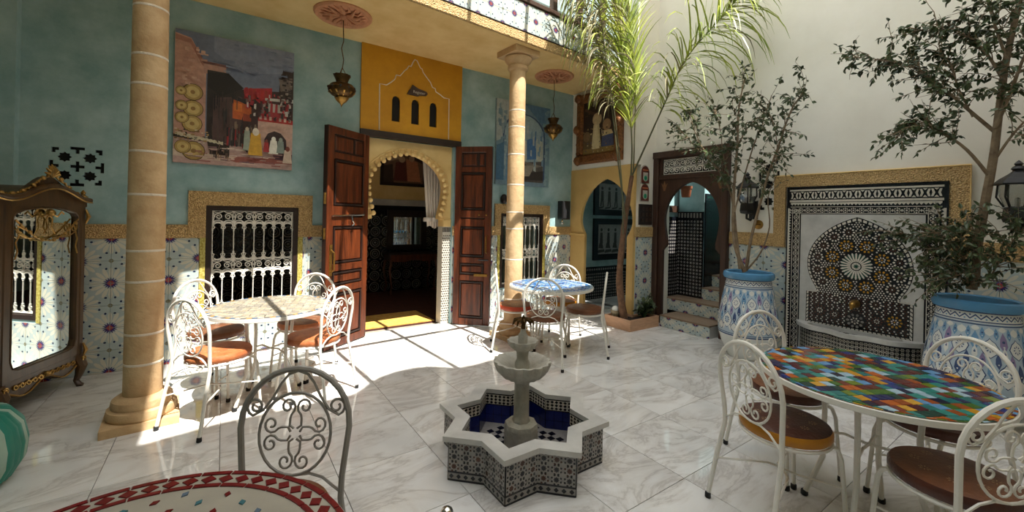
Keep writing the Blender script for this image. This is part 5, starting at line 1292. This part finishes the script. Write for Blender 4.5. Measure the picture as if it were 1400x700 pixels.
# ================================================================== TREES
def smooth_path(P, k=4):
    out = []
    for i in range(len(P) - 1):
        p0, p1, p2, p3 = P[max(0, i - 1)], P[i], P[i + 1], P[min(len(P) - 1, i + 2)]
        for j in range(k):
            t = j / k; out.append(.5 * ((2 * p1) + (p2 - p0) * t + (2 * p0 - 5 * p1 + 4 * p2 - p3) * t * t + (3 * p1 - p0 - 3 * p2 + p3) * t ** 3))
    return out + [P[-1]]
def leafq(b, p, d, n, L, w, m=0):
    s_ = d.cross(n)
    if s_.length < 1e-4: s_ = d.orthogonal()
    s_.normalize(); up = s_.cross(d)
    b.add([p, p + d * L * .35 + s_ * w + up * w * .5, p + d * L * .75 + s_ * w * .7 + up * w * .3, p + d * L, p + d * L * .75 - s_ * w * .7 + up * w * .3, p + d * L * .35 - s_ * w + up * w * .5, p + d * L * .5], [(0, 1, 2, 6), (6, 2, 3), (0, 6, 4, 5), (6, 3, 4)], m)
def rv(R): return Vector((R.gauss(0, 1), R.gauss(0, 1), R.gauss(0, 1)))
def tree(label, cat, base, stems, seed, leaf_len, root, name='potted_ficus', leafmat='leaf'):
    """stems: (list of points, base radius, tip radius, first leafy fraction, twigs, leaves per twig)"""
    R = random.Random(seed); o = thing(name, label, cat, base); B0 = Vector(base); lv = MB()
    for P, r0, r1, f0, ntw, nlf in stems:
        sp = smooth_path([Vector(p) - B0 for p in P]); n = len(sp)
        MB().tube(sp, [r0 + (r1 - r0) * i / (n - 1) for i in range(n)], 7).build('stem', ['bark'], o)
        tw = MB()
        for k in range(ntw):
            t = f0 + (1 - f0) * (k + R.random()) / max(1, ntw); i = min(n - 2, int(t * (n - 1))); p = sp[i].lerp(sp[i + 1], t * (n - 1) - i); ax = (sp[i + 1] - sp[i]).normalized()
            d = (ax * .7 + rv(R) * .55 + Vector((0, 0, .12))).normalized(); L = R.uniform(.12, .34); q = [p]; c = d.copy()
            for s_ in range(4): c = (c + rv(R) * .18 + Vector((0, 0, -.10))).normalized(); q.append(q[-1] + c * L / 4)
            tw.tube(q, [.0035, .003, .0025, .002, .0012], 4)
            for m in range(nlf):
                u = R.uniform(.15, 1) * 4; i2 = min(3, int(u)); lp = q[i2].lerp(q[i2 + 1], u - i2); ld = (c * .5 + rv(R) * .7 + Vector((0, 0, -.55))).normalized()
                L2 = leaf_len * R.uniform(.65, 1.15); leafq(lv, lp, ld, (rv(R) + Vector((0, 0, 1))).normalized(), L2, L2 * .24)
        if ntw: stuff(tw.build('twigs', ['bark'], o))
    stuff(lv.build('foliage', [leafmat], o, smooth=False)); return o
def PX(x, pts): return [tuple(onx(a, b, x + dx)) for a, b, dx in pts]
b0 = (PL[0], PL[1], .90)
tree('slender multi-stemmed ficus growing in the painted pot by the steps', 'tree', b0, [
    (PX(4.80, [(1018, 372, .04), (1004, 330, 0), (1003, 270, 0), (1008, 200, -.05), (1010, 150, -.05), (1018, 108, 0)]), .022, .006, .45, 39, 8),
    (PX(4.80, [(1012, 368, .02), (1006, 320, .03), (1001, 270, .05), (985, 235, -.1), (955, 205, -.15), (925, 172, -.2)]), .020, .005, .40, 45, 8),
    (PX(4.82, [(1020, 370, .04), (1026, 330, 0), (1036, 290, 0), (1050, 240, 0), (1066, 195, -.05), (1082, 150, -.05), (1100, 125, 0)]), .018, .005, .42, 36, 8),
    (PX(4.86, [(1022, 368, 0), (1040, 345, .05), (1052, 310, .05), (1050, 270, .05), (1062, 240, 0)]), .010, .004, .7, 7, 4),
    (PX(4.80, [(985, 235, -.1), (968, 215, -.2), (950, 180, -.25), (942, 150, -.25)]), .008, .003, .2, 20, 8),
    (PX(4.80, [(1003, 260, 0), (990, 220, -.1), (985, 180, -.12), (978, 150, -.12)]), .008, .003, .3, 20, 8),
    (PX(4.82, [(1050, 240, 0), (1062, 215, .1), (1060, 180, .1), (1050, 150, .05)]), .007, .003, .2, 16, 8),
    (PX(4.80, [(1008, 200, -.05), (1022, 175, -.12), (1036, 160, -.15)]), .008, .003, .2, 10, 8),
    (PX(4.80, [(1004, 290, 0), (1018, 240, .1), (1030, 200, .12), (1042, 170, .1), (1055, 130, .1)]), .010, .004, .4, 15, 8)], 3, .060, None)
b0 = (PR[0], PR[1], .90)
tree('tall ficus with a leaning trunk growing in the painted pot right of the tiled fountain', 'tree', b0, [
    (PX(4.80, [(1328, 395, .03), (1335, 340, 0), (1346, 280, 0), (1358, 215, -.05), (1366, 150, -.08), (1376, 80, -.1), (1392, 10, -.1), (1396, -5, -.1)]), .034, .014, .55, 42, 8),
    (PX(4.76, [(1352, 240, 0), (1322, 205, -.08), (1290, 182, -.14), (1262, 168, -.18), (1238, 178, -.22)]), .013, .004, .35, 51, 8),
    (PX(4.76, [(1360, 180, 0), (1330, 155, -.10), (1295, 125, -.16), (1260, 98, -.2), (1225, 85, -.22), (1170, 78, -.25)]), .014, .003, .25, 66, 8),
    (PX(4.76, [(1372, 110, -.1), (1350, 75, -.12), (1325, 50, -.15), (1290, 38, -.18), (1255, 42, -.2)]), .011, .003, .15, 51, 8),
    (PX(4.76, [(1376, 80, -.1), (1362, 40, -.12), (1350, 0, -.12), (1345, -40, -.1)]), .010, .004, .2, 33, 8),
    (PX(4.76, [(1360, 175, -.05), (1380, 130, -.1), (1395, 90, -.12), (1412, 50, -.12)]), .016, .006, .3, 27, 8),
    (PX(4.76, [(1356, 225, 0), (1380, 190, -.05), (1402, 165, -.08), (1420, 150, -.1)]), .010, .004, .3, 18, 7),
    (PX(4.76, [(1330, 160, -.1), (1310, 120, -.15), (1300, 90, -.2), (1285, 70, -.2)]), .007, .003, .2, 33, 8)], 8, .054, None)
tree('low leafy bush spilling over the rim of the painted pot right of the tiled fountain', 'bush', (PR[0] - .02, PR[1], .93), [
    (PX(4.72, [(1330, 395, 0), (1300, 365, -.05), (1270, 340, -.1), (1230, 318, -.12)]), .006, .002, .1, 39, 9),
    (PX(4.72, [(1335, 392, 0), (1318, 355, -.05), (1300, 330, -.08), (1275, 315, -.1)]), .006, .002, .1, 42, 9),
    (PX(4.74, [(1338, 392, 0), (1340, 355, -.05), (1335, 325, -.05), (1325, 300, -.05)]), .006, .002, .1, 39, 9),
    (PX(4.74, [(1345, 394, 0), (1365, 360, -.05), (1380, 335, -.05), (1395, 320, -.05)]), .006, .002, .1, 33, 9),
    (PX(4.70, [(1330, 396, 0), (1315, 380, -.08), (1300, 372, -.12), (1285, 375, -.14)]), .005, .002, .1, 30, 9)], 21, .050, None, name='pot_bush')

# ---- planter with the palm
plt = thing('planter_box', 'low pinkish wooden planter around the foot of the palm', 'planter', (4.62, 3.78, 0))
PX0, PY0 = 4.62, 3.78
poly_ = [(4.457 - PX0, 3.634 - PY0), (5.07 - PX0, 3.634 - PY0), (5.07 - PX0, 3.86 - PY0), (4.772 - PX0, 3.86 - PY0), (4.772 - PX0, 4.085 - PY0), (4.457 - PX0, 4.085 - PY0)]
cxm, cym = .02, .03
t_ = .025; inn = [(4.457 + t_ - PX0, 3.634 + t_ - PY0), (5.07 - t_ - PX0, 3.634 + t_ - PY0), (5.07 - t_ - PX0, 3.86 - t_ - PY0), (4.772 - t_ - PX0, 3.86 - t_ - PY0), (4.772 - t_ - PX0, 4.085 - t_ - PY0), (4.457 + t_ - PX0, 4.085 - t_ - PY0)]
MB().plate(poly_, [inn], 0, .15, horiz=True).build('box', ['planter'], plt, smooth=False)
MB().plate(inn, [], .02, .12, horiz=True).build('soil', ['soil'], plt, smooth=False)
bw = thing('stone_bowl', 'small stone bowl holding a white ball on the planter edge', 'bowl', (4.566, 3.985, .121))
MB().lathe([(.038, 0), (.046, .01), (.060, .05), (.064, .075), (.068, .095), (.060, .095), (.04, .06)], 24).build('bowl', [mat('pale_stone_bowl', (150, 138, 112), .7, var=.15)], bw)
MB().ball((0, 0, .108), .05, 0, 16).build('ball', ['potwhite'], bw)
def sprig(label, base, seed, n, rad, hgt):
    R = random.Random(seed); o = thing('leafy_plant', label, 'plant', base); lv = MB()
    for k in range(n):
        a = R.uniform(0, 2 * pi); r = rad * sqrt(R.random()); tip = Vector((r * cos(a), r * sin(a) * .6, hgt * R.uniform(.4, 1)))
        MB().tube([(0, 0, 0), tuple(tip * .5 + Vector((0, 0, .03))), tuple(tip)], [.005, .004, .002], 4).build('stalk', [mat('green_stalk', (58, 84, 40), .6)], o)
        for m in range(6): leafq(lv, tip * R.uniform(.4, 1), (rv(R) + Vector((0, 0, .3))).normalized(), Vector((0, 0, 1)), .085 * R.uniform(.7, 1.1), .026)
    stuff(lv.build('foliage', ['leaf'], o, smooth=False))
sprig('low dark green plant in the planter against the tiled pier', (4.90, 3.75, .12), 4, 26, .19, .26)
pm0 = thing('palm_tree', 'slender palm rising from the wooden planter with long drooping fronds', 'palm', (4.60, 3.86, .12))
B0 = Vector((4.60, 3.86, .12))
def PQ(pts): return [Vector(ony(a, b, 3.82 + dy)) - B0 for a, b, dy in pts]
def PY(pts): return [Vector(onx(a, b, 4.58 + dx)) - B0 for a, b, dx in pts]
tp_ = smooth_path([Vector((0, 0, 0))] + PY([(847, 385, .0), (851, 330, .0), (857, 285, 0), (864, 240, 0)]), 5)
MB().tube(tp_, [.055 - .028 * i / (len(tp_) - 1) + .003 * sin(i * 1.7) for i in range(len(tp_))], 10).build('trunk', ['palmbark'], pm0)
RP = random.Random(77)
def clampw(p):
    w = p + B0
    if w.z > 3.45 and w.x < 4.75: w.y = min(w.y, edge(w.x) - .06)
    w.x = min(w.x, 5.22)
    if w.y > 3.85: w.x = min(w.x, 4.72)
    return w - B0
def frond(path, r0, f0, nl, L0, droop, m, dry=0.0, spread=.8):
    sp = smooth_path(path, 8); n = len(sp)
    f = MB().tube(sp, [r0 * (1 - .8 * i / (n - 1)) for i in range(n)], 6).build('frond', ['petiole'], pm0)
    lv = MB(); g = Vector((0, 0, -1))
    for k in range(nl):
        t = f0 + (1 - f0) * (k + RP.random()) / nl; i = min(n - 2, int(t * (n - 1))); p = sp[i].lerp(sp[i + 1], t * (n - 1) - i); ax = (sp[i + 1] - sp[i]).normalized()
        sd = ax.cross(Vector((RP.gauss(0, .5), 1, .2))).normalized() * (1 if k % 2 else -1)
        sd = (sd + rv(RP) * .25).normalized()
        L = L0 * (0.35 + 1.0 * sin(pi * min(1, (t - f0) / (1 - f0) * .8 + .15))) * RP.uniform(.75, 1.15)
        c = (ax * .75 + sd * spread).normalized(); q = [p]
        for s_ in range(6): c = (c + g * droop * (.4 + .3 * s_)).normalized(); q.append(clampw(q[-1] + c * L / 6))
        w = .0105; ref = c.cross(Vector((RP.gauss(0, 1), RP.gauss(0, 1), .1))).normalized(); vs = []
        for s_, pt in enumerate(q): ww = w * (1 - (s_ / 6.3) ** 2); vs += [pt + ref * ww, pt - ref * ww]
        lv.add(vs, [(2 * s_, 2 * s_ + 1, 2 * s_ + 3, 2 * s_ + 2) for s_ in range(6)], 1 if RP.random() < dry else 0)
    stuff(lv.build('leaflets', ['palmleaf', 'drypalm'], f, smooth=False))
frond(PY([(864, 240, 0), (880, 205, .05), (908, 143, .1), (937, 82, .15), (985, 25, .2), (1020, -15, .2)]), .014, .36, 170, .70, .34, 0, .1)
frond(PQ([(862, 250, 0), (864, 200, -.05), (860, 140, -.1), (850, 70, -.12), (842, 0, -.15), (836, -60, -.2)]), .013, .28, 260, .55, .10, 0, .03, .42)
frond(PQ([(855, 300, 0), (845, 220, 0), (838, 160, 0), (828, 100, -.04), (812, 40, -.06), (796, 0, -.08), (784, -20, -.1)]), .011, .40, 230, .46, .50, 0, .6)
frond(PQ([(866, 235, 0), (868, 170, -.05), (869, 110, -.1), (862, 40, -.1), (858, -30, -.1)]), .010, .35, 170, .45, .12, 0, .1, .4)
frond(PQ([(852, 320, 0), (850, 250, -.1), (842, 170, -.15), (830, 90, -.2), (822, 30, -.25), (815, -30, -.3)]), .010, .45, 150, .44, .50, 0, .7)
# ================================================================== MIRROR ARMOIRE
ad = Vector((.378, .926)); aL = 1.42
a0 = Vector((-.975, 4.955)) - ad * aL
ar = thing('mirror_armoire', 'carved gilded armoire with mirrored doors standing in the corner', 'armoire', (a0.x, a0.y, 0), atan2(ad.y, ad.x))
bw_ = aL / 2
MB().bb(.01, aL - .01, .02, .38, .26, 1.55).build('body', ['cabwood'], ar, smooth=False)
for k in range(2):
    x0 = k * bw_; xc = x0 + bw_ / 2
    MB().cbox(x0 + .0, x0 + .05, -.025, .03, .24, 1.55, .008).build('stile', ['cabwood'], ar, smooth=False); MB().cbox(x0 + bw_ - .05, x0 + bw_, -.025, .03, .24, 1.55, .008).build('stile', ['cabwood'], ar, smooth=False)
    hx0, hx1, hz0, hz1 = x0 + .072, x0 + bw_ - .072, .335, 1.42
    hole = [(hx0 + .06, hz0), (hx1 - .06, hz0), (hx1 - .018, hz0 + .018), (hx1, hz0 + .07), (hx1, hz1)] + [(xc + (hx1 - xc) * cos(a), hz1 + .07 * sin(a)) for a in [pi * i / 8 for i in range(1, 8)]] + [(hx0, hz1), (hx0, hz0 + .07), (hx0 + .018, hz0 + .018)]
    d = MB().plate(rect(x0 + .05, x0 + bw_ - .05, .27, 1.53), [hole], -.018, .012).build('door', ['cabwood'], ar, smooth=False)
    MB().bb(hx0 - .01, hx1 + .01, .004, .010, hz0 - .01, hz1 + .09).build('mirror', ['mirror'], d, smooth=False)
    MB().tube(XZ(hole, -.019), .005, 5, closed=True).build('bead', ['cabwood'], d)
    gl = [(hx0 + .01 + (hx1 - hx0 - .02) * i / 16, 1.40 - .16 * sin(pi * i / 16)) for i in range(17)]
    MB().tube(XZ(gl, -.024), .006, 6).build('garland', ['gild'], d)
    fl = MB()
    for i in range(1, 16): fl.ball((gl[i][0], -.030, gl[i][1]), .007 + .007 * (i % 3 == 0), 0, 7)
    stuff(fl.build('garland_flowers', ['gild'], d))
    rb_ = MB()
    for s_ in (-1, 1):
        rb_.tube(XZ([(xc, 1.45), (xc + s_ * .03, 1.40), (xc + s_ * .02, 1.34), (xc + s_ * .05, 1.29)], -.022), .005, 5)
        rb_.tube(XZ([(xc, 1.45), (xc + s_ * .07, 1.42), (xc + s_ * .11, 1.46), (xc + s_ * .13, 1.44)], -.024), .006, 5)
        xs = hx0 if s_ < 0 else hx1
        rb_.tube(XZ([(xs - s_ * .02, 1.36)] + spiral(xs - s_ * .05, 1.33, .03, .015, 0, -.8 * s_, 10) + [(xs - s_ * .015, 1.24), (xs - s_ * .03, 1.18), (xs - s_ * .012, 1.12)], -.022), .005, 5)
        rb_.tube(XZ([(xs - s_ * .03, 1.30), (xs - s_ * .09, 1.27), (xc + s_ * .03, 1.26)], -.022), .0045, 5)
    rb_.ball((xc, -.03, 1.45), .03, 0, 10); rb_.build('ribbon_ornament', ['gild'], d)
    # serpentine cornice over the bay
    cv = [(x0 - .0 + bw_ * i / 18, 1.555 + .10 * sin(pi * i / 18) ** 2) for i in range(19)]
    cz_ = MB()
    lo = [(p[0], p[1] - .045) for p in cv]
    cz_.plate([(x0, 1.50)] + [(x0 + bw_, 1.50)] + cv[::-1], [], -.03, .38)
    cz_.build('cornice', ['cabwood'], ar, smooth=False)
    MB().tube([(p[0], -.05, p[1]) for p in cv], .022, 8).build('cornice_moulding', ['cabwood'], ar); MB().tube([(p[0], -.068, p[1] - .018) for p in cv], .006, 5).build('gilt_bead', ['gild'], ar)
    ct_ = [(p[0], p[1] + .01 + .06 * sin(pi * i / 18) ** 6) for i, p in enumerate(cv)]
    MB().plate([cv[0]] + [cv[-1]] + ct_[::-1], [], -.02, .03).build('crest_board', ['cabwood'], ar, smooth=False)
    vine = MB(); vine.tube([(p[0], -.03, p[1] + .012 + .008 * sin(i * 2.2)) for i, p in enumerate(ct_)], .008, 6)
    for i in range(1, 18): vine.ball((ct_[i][0], -.035, ct_[i][1] + .015), .010 + .008 * (i % 2), 0, 7)
    vine.build('crest_vine', ['gild'], ar)
    sh_ = MB()
    for i in range(7):
        a = pi * (i + .5) / 7; sh_.tube([(xc, -.03, 1.725), (xc + .045 * cos(a), -.045, 1.735 + .05 * sin(a)), (xc + .062 * cos(a), -.03, 1.735 + .085 * sin(a))], [.010, .014, .004], 6)
    sh_.build('shell_crest', ['gild'], ar)
    # apron
    av = [(x0 + bw_ * i / 16, .165 + .035 * cos(pi * i / 8 * 2) + (.02 if i in (0, 16) else 0)) for i in range(17)]
    MB().plate(av + [(x0 + bw_, .27), (x0, .27)], [], -.02, .36).build('apron', ['cabwood'], ar, smooth=False)
    cg = MB(); cg.tube([(p[0], -.025, p[1] + .008) for p in av], .006, 5)
    for i in range(5):
        for s_ in (-1, 1): cg.tube(XZ([(xc + s_ * (.02 + .05 * i), .225)] + spiral(xc + s_ * (.05 + .05 * i), .222, .022, .006, pi if s_ > 0 else 0, 1.1 * s_, 10), -.026), .006, 5)
    cg.ball((xc, -.03, .225), .022); cg.build('carved_scrollwork', ['gild'], ar)
for x in (.03, bw_, aL - .03):
    MB().tube([(x, .0, .25), (x, -.035, .17), (x, -.02, .10), (x, .0, .05), (x, -.02, .015), (x, -.045, .014)], [.045, .04, .026, .02, .022, .014], 9).build('cabriole_leg', ['cabwood'], ar)
    MB().tube(XZ(spiral(x, .23, .006, .024, 0, 1.4, 12), -.05), .007, 5).build('leg_ornament', ['gild'], ar)
for x in (.03, aL - .03): MB().tube([(x, .34, .25), (x, .35, .12), (x, .35, .005)], [.04, .025, .02], 8).build('rear_leg', ['cabwood'], ar)
MB().lathe([(.018, 0), (.024, .01), (.012, .03), (.018, .045), (.0, .07)], 10, c=(aL - .03, -.02, 1.575)).build('corner_finial', ['gild'], ar)
for z in (1.42, .30): MB().tube([(aL - .02, -.035, z + .06), (aL - .012, -.05, z), (aL - .02, -.035, z - .06)], [.006, .016, .005], 7).build('corner_mount', ['gild'], ar)

# ================================================================== POUF
pf_ = thing('striped_pouf', 'plump green and pale striped leather pouf on the marble floor', 'pouf', (-1.195, 3.42, 0))
prof = [(.0, .002), (.20, .002), (.27, .03), (.31, .11), (.318, .20), (.30, .30), (.25, .375), (.16, .41), (.05, .42), (.0, .42)]
ns = 44
for k in range(ns):
    b = MB(); n = len(prof); sg_ = 3
    b.add([(r * cos(2 * pi * (k + j / sg_) / ns) * (1 + .012 * sin(pi * j / sg_)), r * sin(2 * pi * (k + j / sg_) / ns) * (1 + .012 * sin(pi * j / sg_)), z) for r, z in prof for j in range(sg_ + 1)], [(i * (sg_ + 1) + j, i * (sg_ + 1) + j + 1, (i + 1) * (sg_ + 1) + j + 1, (i + 1) * (sg_ + 1) + j) for i in range(n - 1) for j in range(sg_)])
    b.build('gore', [mat(*(('green_leather', (20, 120, 104), .45) if k % 4 else ('pale_leather', (150, 176, 160), .5)))], pf_)
MB().lathe([(.05, .419), (.045, .426), (.0, .429)], 16).build('top_button', [mat('green_leather')], pf_)

# ================================================================== INSIDE THE DARK ROOM
tag(MB().bb(1.46, 2.48, YB + .26, 6.15, 0.001, .012).build('doorway_carpet', ['carpet'], None, smooth=False), 'worn gold carpet just inside the arched doorway', 'carpet')
o = thing('framed_painting', 'dark figure painting hanging in the room behind the arched door', 'painting', (2.91, RY - .001, 2.05))
MB().plate(rect(-.46, .46, 0, .92), [rect(-.40, .40, .06, .86)], -.04, 0).build('frame', ['darkwood'], o, smooth=False)
b = MB(); mats = []; cols = {}; ly = [-.012]
def A(c, pts): ly[0] -= .0002; art(b, mats, cols, [(-.40 + .80 * u, .06 + .80 * (1 - v)) for u, v in pts], c, ly[0])
A((120, 92, 72), [(0, 1), (1, 1), (1, 0), (0, 0)]); A((176, 148, 124), [(.1, .1), (.5, .05), (.45, .4), (.12, .5)]); A((96, 44, 40), [(.3, .5), (.6, .45), (.66, .95), (.25, .95)]); A((186, 120, 90), [(.55, .4), (.85, .45), (.95, .95), (.6, .95)]); A((70, 52, 46), [(.7, .05), (1, .1), (1, .5), (.75, .4)]); el((196, 160, 130), .45, .42, .08, .08); el((190, 150, 120), .7, .38, .07, .08); A((60, 44, 38), [(0, .6), (.22, .55), (.25, 1), (0, 1)])
b.build('picture', mats, o, smooth=False)
o = thing('wall_mirror', 'dark framed wall mirror in the room behind the arched door', 'mirror', (3.0, RY - .004, .80))
MB().plate(rect(-.40, .40, 0, .78), [rect(-.28, .28, .1, .64)], -.05, 0).build('frame', ['darkwood'], o, smooth=False); MB().bb(-.28, .28, -.02, -.012, .1, .64).build('mirror_pane', ['mirror'], o, smooth=False)
o = thing('console_table', 'dark carved wooden console below the mirror in the back room', 'console', (3.0, RY - .26, 0))
MB().bb(-.5, .5, -.2, .2, .74, .78).build('top', ['darkwood'], o, smooth=False); MB().plate([(-.46, .74), (.46, .74), (.46, .62), (.2, .60), (0, .64), (-.2, .60), (-.46, .62)], [], -.18, .18).build('apron', ['wood'], o, smooth=False)
MB().cbox(-.16, .16, -.19, -.18, .63, .73, .005).build('drawer_front', ['wood'], o, smooth=False)
for sx in (-1, 1):
    for sy in (-1, 1): MB().tube([(sx * .44, sy * .16, .62), (sx * .47, sy * .18, .45), (sx * .42, sy * .15, .15), (sx * .45, sy * .17, 0.002)], [.03, .026, .016, .022], 8).build('leg', ['wood'], o)
# curtain gathered at the right of the arch
cu = thing('gathered_curtain', 'white curtain gathered at the right side of the arched door', 'curtain', (2.69, 5.62, 1.32))
nu, nv = 40, 16; b = MB(); vs = []
for j in range(nv + 1):
    v = j / nv; zz = 1.14 * v; wd = .15 + .10 * v - .03 * sin(pi * v)
    for i in range(nu + 1):
        u = i / nu; vs.append((-.20 + wd * (u - .5) * 1.5 - .05 * (1 - v) + .08 * (1 - v) ** 2, .022 * sin(u * 6 * 2 * pi) * (.6 + .4 * v), zz + .02 * sin(u * 9) * (1 - v)))
b.add(vs, [(j * (nu + 1) + i, j * (nu + 1) + i + 1, (j + 1) * (nu + 1) + i + 1, (j + 1) * (nu + 1) + i) for j in range(nv) for i in range(nu)]); b.build('cloth', ['cloth'], cu)
MB().lathe([(.115, 0), (.12, .03), (.11, .06)], 20, c=(-.22, 0, .08), mod=lambda a, i: .35 + .65 * abs(cos(a))).build('tie_back', ['cloth'], cu)
MB().tube([(-.5, 0, 1.15), (.12, 0, 1.15)], .012, 8).build('rod', ['bronze'], cu)
bpy.context.view_layer.update()
